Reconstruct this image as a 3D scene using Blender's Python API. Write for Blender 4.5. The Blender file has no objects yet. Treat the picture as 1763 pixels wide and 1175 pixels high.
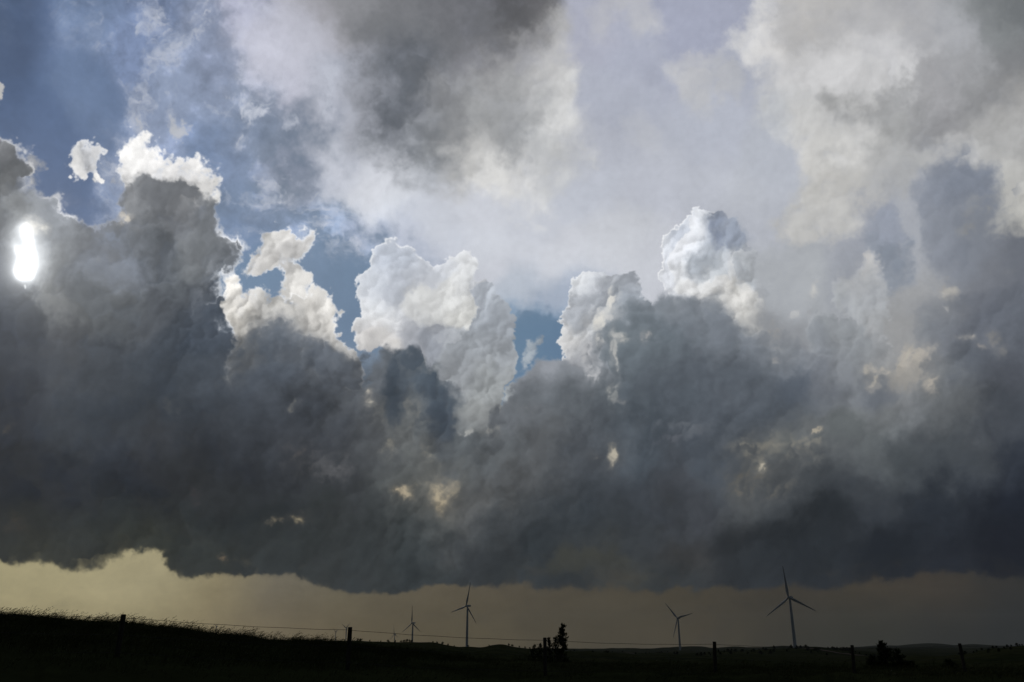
import bpy, math, random
import numpy as np
from mathutils import Vector, Matrix
random.seed(11)
C = bpy.context.scene.collection
sc = bpy.context.scene
rad = math.radians

# ---------------------------------------------------------------- camera
FPX, PITCH, EYE = 1423., rad(20.41), 1.6
cam_d = bpy.data.cameras.new('camera'); cam = bpy.data.objects.new('camera', cam_d); C.objects.link(cam)
cam.location = (0, 0, EYE); cam.rotation_euler = (rad(90)+PITCH, 0, 0)
cam_d.sensor_width = 36.; cam_d.lens = FPX/1763*36.; cam_d.clip_start = .1; cam_d.clip_end = 60000.
sc.camera = cam
_ct, _st = math.cos(PITCH), math.sin(PITCH)
def ray(X, Y):
    """direction (scaled to horizontal length 1) seen at a point of the photograph"""
    u, v = (X-881.5)/FPX, (587.5-Y)/FPX
    d = np.array([u, _ct-v*_st, _st+v*_ct]); return d/np.hypot(d[0], d[1])
def at(X, Y, r):
    d = ray(X, Y)*r; return Vector((d[0], d[1], d[2]+EYE))

# ---------------------------------------------------------------- light and exposure
SUN_EL, SUN_AZ = rad(22.1), rad(-33.2)             # azimuth from +Y, clockwise positive
sun_d = bpy.data.lights.new('sun', 'SUN'); sun = bpy.data.objects.new('sun', sun_d); C.objects.link(sun)
sun_d.energy = .5; sun_d.angle = rad(10); sun_d.color = (1., .93, .82)
sdir = Vector((math.sin(SUN_AZ)*math.cos(SUN_EL), math.cos(SUN_AZ)*math.cos(SUN_EL), math.sin(SUN_EL)))
sun.rotation_euler = sdir.to_track_quat('Z', 'Y').to_euler(); sun.location = (0, 0, 60)
sc.view_settings.view_transform = 'Standard'; sc.view_settings.look = 'None'; sc.view_settings.exposure = -1.2; sc.view_settings.gamma = 1
sc.cycles.volume_bounces = 1; sc.cycles.max_bounces = 6

SKYGAIN = (.46, .49, .47)
HAZE = 3e-5
USE_HAZE = True

# ---------------------------------------------------------------- sky: clouds computed as a chart of directions
CX0, CX1, CY0, CY1 = -260, 2020, -280, 1180       # extent of the sky chart (tangent plane units)
GH, GW = CY1 - CY0, CX1 - CX0
YY, XX = np.meshgrid(np.arange(CY0, CY1, dtype=np.float32), np.arange(CX0, CX1, dtype=np.float32), indexing='ij')
rng = np.random.default_rng(7)

def _taps(n, s):
    t = np.arange(n, dtype=np.float32)/s
    i = np.floor(t).astype(int); f = t-i
    return i, [w.astype(np.float32) for w in ((1-f)**3/6, (3*f**3-6*f**2+4)/6, (-3*f**3+3*f**2+3*f+1)/6, f**3/6)]
def vnoise(sx, sy=None):
    """smooth lattice noise, cubic B-spline"""
    sy = sy or sx
    i, wi = _taps(GH, sy); j, wj = _taps(GW, sx)
    R = rng.standard_normal((i[-1]+4, j[-1]+4)).astype(np.float32)
    R = sum(w[None, :]*R[:, j+k] for k, w in enumerate(wj))
    return sum(w[:, None]*R[i+k] for k, w in enumerate(wi))*1.9
def fbm(s, octaves=6, gain=.5, ax=1., ay=1., billow=False):
    out = 0; a = 1.; tot = 0
    for o in range(octaves):
        n = vnoise(max(s*ax, 1.6), max(s*ay, 1.6))
        if billow: n = np.abs(n)*1.6 - 1.
        out = out + a*n; tot += a*a; a *= gain; s /= 2.
    return out/np.sqrt(tot)
def sample(a, x, y):
    x = np.clip(x - CX0, 0, GW - 1.001); y = np.clip(y - CY0, 0, GH - 1.001)
    i = x.astype(np.int32); j = y.astype(np.int32); fx = (x-i).astype(np.float32); fy = (y-j).astype(np.float32)
    if a.ndim == 3: fx = fx[..., None]; fy = fy[..., None]
    return (a[j, i]*(1-fx) + a[j, i+1]*fx)*(1-fy) + (a[j+1, i]*(1-fx) + a[j+1, i+1]*fx)*fy
def blur(a, s):
    k = np.arange(-int(3*s)-1, int(3*s)+2); w = np.exp(-k*k/(2*s*s)).astype(np.float32); w /= w.sum()
    for ax in (0, 1):
        p = np.pad(a, [(k[-1], k[-1]) if i == ax else (0, 0) for i in (0, 1)], mode='edge'); o = 0; n = a.shape[ax]
        for j, q in enumerate(w): o = o + q*(p[j:j+n] if ax == 0 else p[:, j:j+n])
        a = o
    return a
def poly(pts):
    t = np.zeros((GH, GW+1), np.int32); n = len(pts)
    for k in range(n):
        (xa, ya), (xb, yb) = pts[k], pts[(k+1) % n]
        if ya == yb: continue
        if ya > yb: xa, ya, xb, yb = xb, yb, xa, ya
        r = np.arange(max(int(np.ceil(ya)), CY0), min(int(np.ceil(yb)), CY1))
        if not len(r): continue
        x = xa + (r-ya)*(xb-xa)/(yb-ya)
        np.add.at(t, (r-CY0, np.clip(np.ceil(x).astype(int)-CX0, 0, GW)), 1)
    return (np.cumsum(t, 1)[:, :GW] & 1).astype(np.float32)
def field(pts, sig=55., low_only=False):
    """smooth interpolation of scattered samples (x, y, values...)"""
    p = np.array(pts, np.float32); st = 10
    ys = np.arange(CY0, CY1+2*st, st, dtype=np.float32); xs = np.arange(CX0, CX1+2*st, st, dtype=np.float32)
    num = 0; den = 0
    gx, gy = np.meshgrid(xs, ys)
    dmin = np.full(gx.shape, 1e18, np.float32)
    for q in p: dmin = np.minimum(dmin, (gx-q[0])**2+(gy-q[1])**2)
    for q in p:
        d2 = (gx-q[0])**2+(gy-q[1])**2
        w = np.exp(-(d2-dmin)/(2*sig*sig))/(d2+900.)
        num = num + w[..., None]*q[2:]; den = den + w
    low = num/den[..., None]
    if low_only: return low.astype(np.float32)
    return lookup(low, XX, YY)
def lookup(low, x, y):
    """bilinear read of a low-resolution field made by field(); smooth because the field itself is"""
    x = np.clip((x-CX0)/10., 0, low.shape[1]-1.001); y = np.clip((y-CY0)/10., 0, low.shape[0]-1.001)
    i = x.astype(np.int32); j = y.astype(np.int32); a = (x-i)[..., None].astype(np.float32); b = (y-j)[..., None].astype(np.float32)
    return (low[j, i]*(1-a)+low[j, i+1]*a)*(1-b)+(low[j+1, i]*(1-a)+low[j+1, i+1]*a)*b
def tone(pts, sharp, wide, x, y):
    """lightness from the near samples, hue from a broad average of them: linear colour"""
    a = lin(lookup(field(pts, sharp, True), x, y)); b = lin(lookup(field(pts, wide, True), x, y))
    k = np.array((.3, .5, .2), np.float32); la = a@k; lb = b@k
    return (b*.7*(la/np.maximum(lb, 1e-4))[..., None]+a*.3).astype(np.float32)
def sstep(x): x = np.clip(x, 0, 1); return x*x*(3-2*x)
def lin(c):
    c = np.maximum(np.asarray(c, np.float32), 0)/255.
    return np.where(c <= .04045, c/12.92, ((c+.055)/1.055)**2.4)

def heads(z, radii, cover, seed, y0=120, y1=1060):
    """pile round cloud heads of each radius on the surface z"""
    g = np.random.default_rng(seed)
    for r in radii:
        n = int(cover*(CX1-CX0)*(y1-y0)/(np.pi*r*r)); px = g.uniform(0, GW, n); py = g.uniform(y0-CY0, y1-CY0, n); rr = r*g.uniform(.6, 1.35, n); dz = g.uniform(-.55, .15, n)
        z0 = z[np.clip(py.astype(int), 0, GH-1), np.clip(px.astype(int), 0, GW-1)]
        for x, y, q, d, b in zip(px, py, rr, dz, z0):
            i0, i1, j0, j1 = max(0, int(y-q)), min(GH, int(y+q)+2), max(0, int(x-q)), min(GW, int(x+q)+2)
            if i0 >= i1 or j0 >= j1: continue
            h = q*q-(np.arange(i0, i1, dtype=np.float32)[:, None]-y)**2-(np.arange(j0, j1, dtype=np.float32)[None]-x)**2
            np.maximum(z[i0:i1, j0:j1], np.where(h > 0, b+q*d+np.sqrt(np.maximum(h, 0))*.9, -1e9), out=z[i0:i1, j0:j1])
    return z
def facing(z, soft, L=(-.78, -.62)):
    """how far the surface z leans towards the sun, -1 to 1"""
    gy, gx = np.gradient(blur(z, soft)); k = 1/np.sqrt(1+gx*gx+gy*gy)
    return ((-gx*L[0]-gy*L[1])*k).astype(np.float32)
def cloud_chart():
    wx = fbm(120, 6, .55)*14; wy = fbm(120, 6, .55)*14                    # domain warps, broad and fine
    fx = fbm(30, 5, .68)*5.0; fy = fbm(30, 5, .68)*5.0
    n_big = fbm(110, 7, .55); n_mid = fbm(40, 5, .6); n_fine = fbm(15, 4, .65)
    wisp = fbm(44, 5, .66, billow=True)
    def lumps(sc, seedshift=0):
        """overlapping billows: how bright each is towards the sun, fading behind its edge"""
        q = sample(fbm(sc, 5, .5), XX+wx*sc/60+fx*.6, YY+wy*sc/60+fy*.6)
        qs = blur(q, max(sc*.06, 1.2)); gy, gx = np.gradient(qs)
        gl = np.sqrt(gx*gx+gy*gy)+1e-6
        face = np.clip(.45+.75*(gx*.55+gy*.83)/gl, 0, 1)
        e = np.clip(q, 0, 9)
        on = sstep(q/.5+.35)
        return on*(np.exp(-e/.55)*1.2*face-.5*(1-np.exp(-e/.6)))
    l1, l2, l3, l4 = lumps(115), lumps(58), lumps(30), lumps(15)
    def lobes(sc):
        q = sample(fbm(sc, 3, .42), XX+wx*.5+fx*.8, YY+wy*.5+fy*.8)
        qs = blur(q, max(sc*.05, 1.)); gy, gx = np.gradient(qs); gl = np.sqrt(gx*gx+gy*gy)+1e-6
        return sstep(q/.16+.5)*(1.15*np.clip(.3+.85*(gx*.6+gy*.8)/gl, 0, 1)*np.exp(-np.clip(q, 0, 9)/.8)-.45)
    b1, b2 = lobes(40), lobes(19)
    zb = heads(np.zeros((GH, GW), np.float32), (95, 55, 34), 1.1, 5); zs = heads(zb.copy(), (21, 12.5, 7.5), .8, 6)
    warpd = lambda a, k=1.: sample(a, XX+wx*.5*k+fx*.6*k, YY+wy*.5*k+fy*.6*k)
    sb = warpd(facing(zb, 5.)); ss = warpd(facing(zs, 1.5)); sm = warpd(facing(zs, 3.))
    crisp = sstep(n_big*.45+.55)                                   # some heads stand out crisply, others are veiled
    ss = ss*(.35+.75*crisp)
    hp = warpd(zs-blur(zs[::2, ::2], 14).repeat(2, 0).repeat(2, 1)[:GH, :GW]); hp /= hp.std()
    puff = hp*.75+fbm(46, 5, .6, billow=True)*.4
    s1 = fbm(90, 7, .62, ax=2.0, ay=.8)
    cir = sample(s1, (XX*.80+YY*.45)+wx*1.5, (-XX*.45+YY*.85)+420+wy*1.5)*.75+n_mid*.5+n_fine*.42
    # ---- the thin veil and everything lying far behind
    P = [(0,20,90,108,140,.05),(60,50,86,104,138,.02),(60,200,84,104,140,.02),(150,30,118,136,168,.15),(150,150,102,121,154,.03),(230,60,135,152,188,.45),(300,100,152,165,192,.55),(250,180,144,157,184,.42),
     (350,60,156,167,194,.55),(400,30,168,172,198,.85),(450,80,186,188,206,.97),(480,150,180,182,200,.95),(520,60,180,182,198,1),(560,20,150,150,158,1),(560,180,165,170,186,.9),(430,180,150,161,184,.55),(380,230,135,150,180,.38),(340,240,120,140,175,.3),
     (500,240,122,133,156,.85),(500,290,138,148,168,.85),(600,240,184,189,203,.92),(640,300,204,208,218,.97),(680,350,204,209,219,1),(400,300,130,148,178,.28),(450,330,135,150,178,.55),(520,350,140,155,182,.55),
     (420,370,110,132,168,.05),(440,440,105,130,160,.0),(580,380,150,166,192,.6),(640,400,168,178,200,.75),(560,430,120,140,168,.08),(600,450,120,140,168,.1),(590,580,100,120,150,0),(700,400,172,180,199,.9),(760,370,187,193,206,1),
     (840,400,188,193,204,1),(850,450,184,188,199,1),(900,490,168,178,193,.95),(960,510,160,170,186,.8),(930,570,110,135,160,.03),(900,620,110,135,160,.03),(890,660,100,125,155,0),(960,620,100,125,155,0),(900,330,184,189,201,1),(800,340,190,194,205,1),
     (1000,300,180,186,200,1),(1100,330,177,182,196,1),(950,430,188,192,202,1),(1050,430,184,188,197,1),(1100,450,180,184,194,1),(1200,250,168,174,190,1),(1200,320,174,179,192,1),(1100,100,160,166,187,1),(1000,50,163,167,187,1),
     (1200,20,150,156,180,1),(1050,180,166,172,190,1),(1010,240,172,177,192,1),(1300,330,172,177,188,1),(1300,400,166,171,183,1),(1350,480,158,163,170,1),(1400,480,158,163,169,1),(1450,440,150,155,166,1),(1500,420,142,148,162,1),(1520,380,140,146,160,1),
     (1480,470,140,146,158,1),(1555,350,160,164,172,1),(1570,420,160,164,172,1),(1590,500,152,154,157,1),(1560,560,148,149,150,1),(1620,340,124,132,148,1),(1680,330,116,125,142,1),(1620,400,126,133,146,1),(1670,420,118,125,138,1),
     (1700,500,112,117,128,1),(1763,480,100,106,118,1),(1640,520,128,132,140,1),(1540,640,143,144,145,1),(1480,600,138,141,146,1),(1420,600,134,138,144,1),(1300,600,130,134,140,1),(870,760,130,132,132,1),(700,700,140,142,142,1),(1763,300,130,135,145,1),
     (1300,100,160,166,184,1),(1330,300,165,171,184,1),(500,700,120,122,122,1),(1100,700,120,122,122,1),(1400,720,125,128,130,1),(1100,-100,160,166,187,1),(300,-100,150,160,190,.6),(0,-150,100,120,150,.2),(650,450,110,132,160,0),(600,500,110,130,158,0)]
    def neutral(q, k, g):
        m = (q[2]+q[3]+q[4])/3; return (q[0], q[1])+tuple(min(m*(1-k)+c*k, 255)*g for c in q[2:5])+tuple(q[5:])
    P = [neutral(q, .72, 1.04) if q[5] > .8 else q for q in P]
    F = lookup(field(P, 38., True), XX+wx*1.2+fx, YY+wy*1.2+fy)
    A0 = F[..., 3]; k = 4*A0*(1-A0)
    al = np.clip(A0 + cir*.42*np.clip(k, 0, 1) - .03*(1-A0), 0, 1)
    al = np.where(A0 > .93, np.maximum(al, A0), al)
    al = sstep(al*.96)**.9
    al[A0 > .98] = 1
    al = np.maximum(blur(al, .8), .86-.5*sstep((XX-200)/500))
    col = lin(F[..., :3])
    v = 1 + (.03+.15*np.clip(k, 0, 1)*sstep((760-XX)/200))*cir + .02*n_big
    col = col*v[..., None]
    C = col.copy(); Al = al.copy()                       # composite, straight colour and coverage over the clear sky
    def over(c, a):
        nonlocal C, Al
        a = np.clip(a, 0, 1)
        o = a + Al*(1-a)
        C[:] = np.where(o[..., None] > 1e-4, (c*a[..., None] + C*(Al*(1-a))[..., None])/np.maximum(o, 1e-4)[..., None], c)
        Al[:] = o
    band = np.clip((A0-.02)*4, 0, 1)*np.clip((.97-A0)*6, 0, 1)*sstep((720-XX)/160)*sstep((480-YY)/60)
    curl = fbm(26, 5, .68); curl = sample(curl, XX*.85+YY*.35+wx*1.6+fx, -XX*.35+YY*1.05+300+wy*1.6+fy)
    over(lin((198,203,215))+0*C, .85*band*sstep((curl*.8+cir*.35+.2)/2.6)*(.35+.65*A0+.3*sstep(n_big+.5)))
    # ---- horizon glow under the cloud base
    H = [(-200,1000,140,132,108),(20,1000,150,141,112),(20,1040,142,133,102),(100,1020,147,139,110),(240,980,153,147,119),(240,1040,144,135,106),(350,1040,128,119,95),(350,1080,129,120,92),(450,1010,113,106,88),(500,1050,112,103,82),
     (600,1050,104,95,76),(600,1090,99,90,68),(700,1040,97,88,70),(700,1090,92,84,64),(800,1050,90,81,64),(800,1100,84,76,58),(900,1040,82,74,59),(900,1100,76,69,54),(1000,1060,76,68,56),(1100,1080,71,64,52),(1200,1060,69,62,50),
     (1200,1100,72,65,50),(1300,1060,62,57,48),(1300,1100,63,59,46),(1400,1040,62,56,48),(1400,1100,56,54,44),(1500,1030,66,58,48),(1500,1090,50,50,42),(1600,1010,62,56,48),(1600,1080,47,48,42),(1740,1020,49,48,44),(1740,1090,38,40,37),(2000,1060,34,36,36)]
    hx = np.array([-260, 20, 240, 350, 450, 600, 800, 900, 1000, 1200, 1400, 1500, 1600, 1740, 2020.])
    hi = np.array([(142,135,113),(163,154,120),(166,157,125),(142,132,104),(113,107,93),(104,98,82),(91,84,70),(83,77,65),(77,72,61),(71,66,55),(64,60,53),(66,61,52),(63,58,51),(49,49,47),(36,38,40)], np.float32)
    lo = np.array([(136,127,103),(156,145,110),(156,145,110),(140,128,98),(118,107,84),(106,96,74),(89,81,62),(82,75,59),(76,70,56),(72,66,53),(55,53,45),(50,50,43),(45,45,41),(36,38,37),(30,32,33)], np.float32)
    xs_ = XX+wx*1.5; ty = sstep((YY-990)/110)[..., None]
    hc = lin(np.stack([np.interp(xs_, hx, hi[:, c]) for c in range(3)], -1))*(1-ty)+lin(np.stack([np.interp(xs_, hx, lo[:, c]) for c in range(3)], -1))*ty
    streak = sample(s1, XX*1.1+wx*3, YY*2.0-700)
    hc = (hc*(1+.035*blur(streak, 3)+.03*sample(n_mid, XX*.8, YY*1.9-900))[..., None]).astype(np.float32)
    over(hc, sstep((YY-880)/60))
    def layer(pts, cols, sig=26., warp=1., edge=.14, amp=.22, noise='puff', rim=0., rimw=.10, rimcol=(232, 234, 238), op=1., cs=30., tex=.05, rfield=None, relief=.0, fine=1., light=(.55, .83), cw=1., hi=False, rim2=0., fade=None):
        if hi: cols = [neutral(q, .6, hi) for q in cols]
        px = [p[0] for p in pts]; py = [p[1] for p in pts]; pad = int(4*sig+45)
        ys = slice(max(0, int(min(py))-CY0-pad), min(GH, int(max(py))-CY0+pad)); xs = slice(max(0, int(min(px))-CX0-pad), min(GW, int(max(px))-CX0+pad))
        w = (ys, xs)
        m = np.zeros((GH, GW), np.float32); m[w] = blur(poly(pts)[w], sig)
        m = sample(m, (XX+wx*warp+fx*fine)[w], (YY+wy*warp+fy*fine)[w])
        n = {'puff': puff[w]*.7+n_fine[w]*.25, 'soft': n_mid[w]*.55+n_big[w]*.5, 'wisp': wisp[w]*.8+n_fine[w]*.6, 'mix': puff[w]*.35+n_mid[w]*.4+n_fine[w]*.2}[noise]
        D = m-.5+amp*n*np.clip(m*12, 0, 1)
        D = np.maximum(D, (blur(m, sig*1.6)-.78)*1.8)
        a = sstep(D/edge+.35)*op
        if fade is not None: a = a*fade[w]
        c = tone(cols, cs, cs*3, (XX+wx*cw+fx*1.5)[w], (YY+wy*cw+fy*1.5)[w])
        c = c*(1+tex*(n_mid*.5+n_big*.4+wisp*.35)[w]+relief*(l2*.5+l4*.15+b1*.3+ss*1.5+sm*.9+sb*.6)[w])[..., None]
        if rim:
            gy, gx = np.gradient(blur(m, 1.5)); gl = np.sqrt(gx*gx+gy*gy)+1e-5
            face = np.clip(.4+.8*(gx*light[0]+gy*light[1])/gl, 0, 1) if light else 1.
            r = np.exp(-np.clip(D-.12*edge, 0, 9)/rimw)*rim*face
            if rfield is not None: r = r*rfield[w]
            r = np.clip(r*(1+.35*n_mid[w]), 0, 1)[..., None]
            c = c*(1-r)+lin(rimcol)*r
            if rim2:
                r = (rfield[w][..., None] if rfield is not None else 1.)*np.clip(np.exp(-np.clip(D-.28*edge, 0, 9)/.06)*rim2*(face if light else np.clip(.55+.7*ss[w]+.3*n_mid[w], 0, 1)), 0, 1)[..., None]
                c = c*(1-r)+np.float32(1.05)*r
        ob = Al[w]; o = a+ob*(1-a)
        C[w] = np.where(o[..., None] > 1e-4, (c*a[..., None]+C[w]*(ob*(1-a))[..., None])/np.maximum(o, 1e-4)[..., None], c); Al[w] = o
    # ---- high clouds
    layer([(1255,20),(1290,-10),(1310,-60),(1330,-290),(2040,-290),(2040,460),(1763,458),(1740,445),(1702,440),(1698,400),(1706,330),(1690,305),(1640,295),(1600,300),(1565,330),(1545,355),(1500,365),(1480,420),(1430,450),(1380,440),(1345,420),
        (1355,380),(1388,330),(1392,290),(1360,240),(1320,235),(1293,228),(1300,170),(1330,140),(1320,100),(1290,92),(1275,50)],
      [(1300,40,195,195,196),(1350,60,192,190,189),(1330,100,180,182,187),(1420,20,170,168,166),(1500,50,164,164,166),(1480,100,186,186,188),(1560,40,158,159,164),(1640,50,152,155,163),(1700,40,122,128,131),(1755,30,104,111,116),(1650,110,140,142,147),
       (1745,110,116,119,124),(1600,160,142,142,147),(1680,170,126,128,132),(1560,200,134,136,140),(1600,215,128,129,135),(1500,215,146,148,149),(1400,130,186,186,188),(1340,200,172,177,184),(1400,210,182,182,181),(1420,280,187,186,182),(1480,290,162,163,163),
       (1550,270,157,159,160),(1630,280,166,167,168),(1700,230,148,148,147),(1745,200,144,143,141),(1720,270,154,155,155),(1400,380,170,170,168),(1450,340,174,172,166),(1510,330,148,152,160),(1735,340,166,166,162),(1740,400,172,171,164),(1755,435,160,159,152),(1600,-150,140,140,145),(1350,-150,180,180,185)],
      sig=17, edge=.85, amp=.26, noise='mix', tex=.05, cs=30, warp=1.2, cw=1.8, relief=.03, hi=1.08)
    for pts in ([(1132,95),(1180,65),(1205,55),(1220,70),(1250,52),(1285,80),(1305,130),(1275,165),(1225,160),(1200,195),(1178,212),(1155,180),(1130,150)],
                [(1000,60),(1010,15),(1060,-60),(1150,-60),(1145,40),(1120,75),(1095,60),(1080,20),(1050,30),(1020,70)], [(1055,240),(1070,180),(1100,200),(1125,260),(1095,265)],[(960,70),(975,95),(985,130),(975,170),(958,150)],[(985,230),(1000,270),(995,320),(980,290)]):
        layer(pts, [(1150,100,188,189,192),(1200,80,186,187,190),(1200,150,176,178,184),(1260,120,168,172,182),(1060,20,176,178,188),(1130,20,178,180,188),(1080,220,174,179,192),(970,120,190,190,192),(990,270,184,185,190)], sig=13, edge=1.1, amp=.26, noise='mix', op=.85, tex=.04, hi=1.04)
    layer([(530,-290),(545,-20),(575,50),(610,100),(620,150),(640,175),(585,185),(600,215),(645,225),(682,280),(700,322),(720,330),(745,300),(770,325),(800,328),(850,320),(900,306),(950,300),(980,250),(985,180),(970,90),(962,50),(958,0),(975,-290)],
      [(575,10,128,130,136),(600,40,118,120,127),(660,60,104,107,113),(700,120,84,92,104),(700,180,84,93,107),(760,80,96,100,108),(700,250,104,112,124),(660,130,104,109,119),(740,250,102,109,118),(730,300,130,137,147),(800,30,98,101,110),(860,20,82,84,90),(910,10,88,88,94),(800,100,110,110,117),
       (850,110,128,128,132),(890,70,128,128,132),(780,180,118,121,128),(830,200,142,145,147),(870,235,134,139,146),(930,50,160,160,159),(945,90,176,176,175),(860,120,172,172,172),(900,130,176,176,176),(940,200,198,198,196),(960,230,180,182,184),(890,285,202,201,198),
       (820,295,206,204,198),(795,260,178,176,171),(765,290,158,160,163),(970,285,174,178,185),(640,170,130,134,147),(600,200,128,132,147),(815,140,138,141,145),(860,180,156,158,161),(900,180,170,172,174),(920,240,176,179,182),(700,-150,115,115,120),(770,230,125,128,133)],
      sig=24, edge=.95, amp=.17, noise='mix', tex=.05, cs=28, warp=1.6, cw=1.7, relief=.03, hi=1.07)
    # ---- far towers
    layer([(618,478),(640,455),(645,430),(660,418),(690,413),(712,420),(716,440),(740,447),(770,440),(795,430),(820,430),(824,445),(806,485),(835,479),(852,485),(866,510),(884,545),(888,565),(882,580),(897,600),(890,630),(892,650),(872,668),(880,684),(850,705),(836,760),(780,760),(760,650),(720,610),(650,608),(618,600),(612,570),(622,540),(622,510)],
      [(632,470,200,205,213),(680,440,180,187,199),(690,490,186,192,203),(640,520,216,219,223),(650,560,222,223,224),(640,595,206,204,204),(740,465,196,200,208),(765,500,220,221,221),(800,450,212,214,216),(795,520,216,217,215),(720,530,206,208,211),
       (740,572,146,151,162),(700,580,172,175,182),(822,490,186,190,197),(850,520,160,167,177),(862,600,150,157,164),(820,600,148,154,160),(800,660,144,149,152),(850,680,152,156,157),(830,730,138,141,142),(780,560,170,174,180)],
      sig=6, edge=.28, amp=.15, rim=.9, rimw=.13, cs=17, tex=.05, relief=.10, warp=.35, rim2=.85,
      rfield=sstep((860-XX)/170)*.8+.1)
    for pts, cc, kw in (
        ([(686,520),(716,492),(750,484),(786,468),(800,440),(822,444),(806,480),(824,520),(816,562),(780,576),(740,556),(700,562)], [(700,530,206,207,207),(750,500,214,215,214),(800,460,206,208,210),(790,540,212,212,208),(740,545,196,198,200)], dict(sig=7, edge=.7, amp=.3, noise='mix', op=.9)),
        ([(640,566),(614,572),(618,600),(650,606),(690,598),(740,612),(775,592),(745,562),(690,572)], [(630,590,216,214,212),(700,580,166,169,176),(750,580,148,153,162)], dict(sig=7, edge=.7, amp=.3, noise='mix', op=.9)),
        ([(808,492),(830,479),(852,484),(868,512),(886,545),(888,566),(880,590),(896,610),(880,680),(840,760),(780,760),(762,640),(780,592),(812,566),(820,524)], [(835,492,180,186,195),(860,540,156,162,170),(830,600,148,153,159),(840,680,146,150,152),(800,640,146,150,155),(820,720,139,142,142)], dict(sig=5, edge=.3, amp=.10, noise='mix', rim=.8, rimw=.08, rfield=sstep((880-XX)/60)*sstep((560-YY)/60)))):
        layer(pts, cc, warp=.4, cs=15, tex=.06, relief=.10, **kw)
    layer([(1132,503),(1128,480),(1142,460),(1131,425),(1140,398),(1165,383),(1185,374),(1220,368),(1252,370),(1282,382),(1300,430),(1308,470),(1325,500),(1345,545),(1300,580),(1250,590),(1180,530),(1150,515)],
      [(1140,440,206,210,217),(1155,405,176,184,198),(1172,440,202,206,214),(1192,392,214,217,222),(1212,420,160,168,182),(1250,390,134,143,158),(1240,440,188,192,198),(1285,420,150,158,170),(1200,470,212,213,216),(1160,480,200,203,209),(1258,478,202,202,200),
       (1290,465,186,189,190),(1262,530,196,195,190),(1300,540,174,173,170),(1230,505,166,171,178),(1322,500,146,151,160),(1180,415,196,200,208)],
      sig=5, edge=.25, amp=.15, rim=.7, rimw=.14, cs=15, tex=.06, relief=.10, warp=.35, rim2=.85, fade=sstep((1325-XX+.35*(YY-430)+wx*1.5+n_mid*14)/80), rfield=sstep((1270-XX)/110)*.85+.15)
    for pts, cc, kw in (
        ([(1160,480),(1154,435),(1165,405),(1182,396),(1184,380),(1212,370),(1236,380),(1228,402),(1256,424),(1244,470),(1204,492),(1172,500)], [(1165,430,212,214,219),(1195,385,216,218,222),(1215,410,172,179,190),(1215,440,160,168,178),(1235,460,186,190,194),(1180,480,205,207,210)], dict(sig=4, edge=.3, amp=.2, rim=.9, rimw=.2)),
        ([(1214,378),(1250,366),(1285,382),(1300,415),(1275,436),(1236,430),(1212,402)], [(1235,385,128,137,155),(1270,410,140,148,162)], dict(sig=8, edge=.95, amp=.3)),
        ([(1262,446),(1280,431),(1302,436),(1312,470),(1302,502),(1270,492)], [(1285,440,186,189,193),(1290,460,164,170,177)], dict(sig=4, edge=.4, amp=.2, rim=.7, rimw=.12)),
        ([(1148,505),(1180,484),(1220,482),(1262,468),(1300,500),(1334,556),(1292,574),(1250,546),(1228,512),(1190,508)], [(1200,490,208,209,210),(1262,500,206,205,202),(1300,545,188,187,183)], dict(sig=7, edge=.6, amp=.3, noise='mix'))):
        layer(pts, cc, warp=.3, cs=12, tex=.06, relief=.11, fade=sstep((1325-XX+.35*(YY-430)+wx*1.5+n_mid*14)/80), **kw)
    layer([(966,630),(961,580),(968,550),(986,520),(982,500),(990,480),(1010,469),(1045,476),(1075,474),(1092,474),(1100,495),(1098,520),(1125,530),(1160,560),(1200,720),(900,720),(905,660),(930,632),(964,634)],
      [(1000,488,206,208,210),(1030,500,166,171,180),(1080,495,156,161,169),(1000,550,162,167,175),(978,600,196,195,193),(1050,560,140,147,156),(1000,650,142,145,151),(1080,600,112,121,130),(1110,560,118,126,135),(940,660,146,149,155)],
      sig=5, edge=.25, amp=.13, rim=.75, rimw=.10, cs=18, tex=.06, relief=.10, warp=.35, rim2=.7, rfield=sstep((1060-XX)/90)*.7+.12)
    for pts in ([(896,650),(898,615),(912,596),(928,590),(934,600),(918,622),(908,645)], [(872,690),(878,672),(905,655),(910,690),(890,712)], [(938,650),(945,632),(962,626),(966,640),(960,655)]):
        layer(pts, [(905,620,160,167,172),(890,680,178,180,178),(950,640,140,147,156)], sig=5, edge=.7, amp=.34, noise='wisp', warp=.4, op=.75, relief=.12)
    # ---- left cumuli
    near = np.exp(-((XX-60)**2+(YY-380)**2)/(2*260.**2))
    layer([(202,288),(208,262),(194,238),(212,208),(236,194),(254,214),(276,222),(292,246),(312,238),(330,222),(346,232),(352,268),(368,288),(374,312),(330,345),(250,345)],
      [(220,230,250,249,247),(250,260,240,239,238),(300,280,222,221,221),(340,260,246,244,242),(360,300,236,235,232),(230,285,205,204,204),(290,310,180,180,181)], sig=8, edge=.8, amp=.5, noise='wisp', rim=.7, rimw=.12, warp=.7, tex=.12, relief=.10, fine=2.0, light=None, rim2=.9)
    layer([(284,178),(296,175),(315,190),(318,215),(300,215),(290,200)], [(300,195,190,192,196)], sig=5, edge=.8, amp=.35, noise='wisp', warp=.6, op=.8)
    layer([(234,200),(236,180),(243,180),(243,200)], [(300,195,190,192,196)], sig=3, edge=.8, amp=.25, noise='wisp', warp=.5, op=.8)
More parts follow.
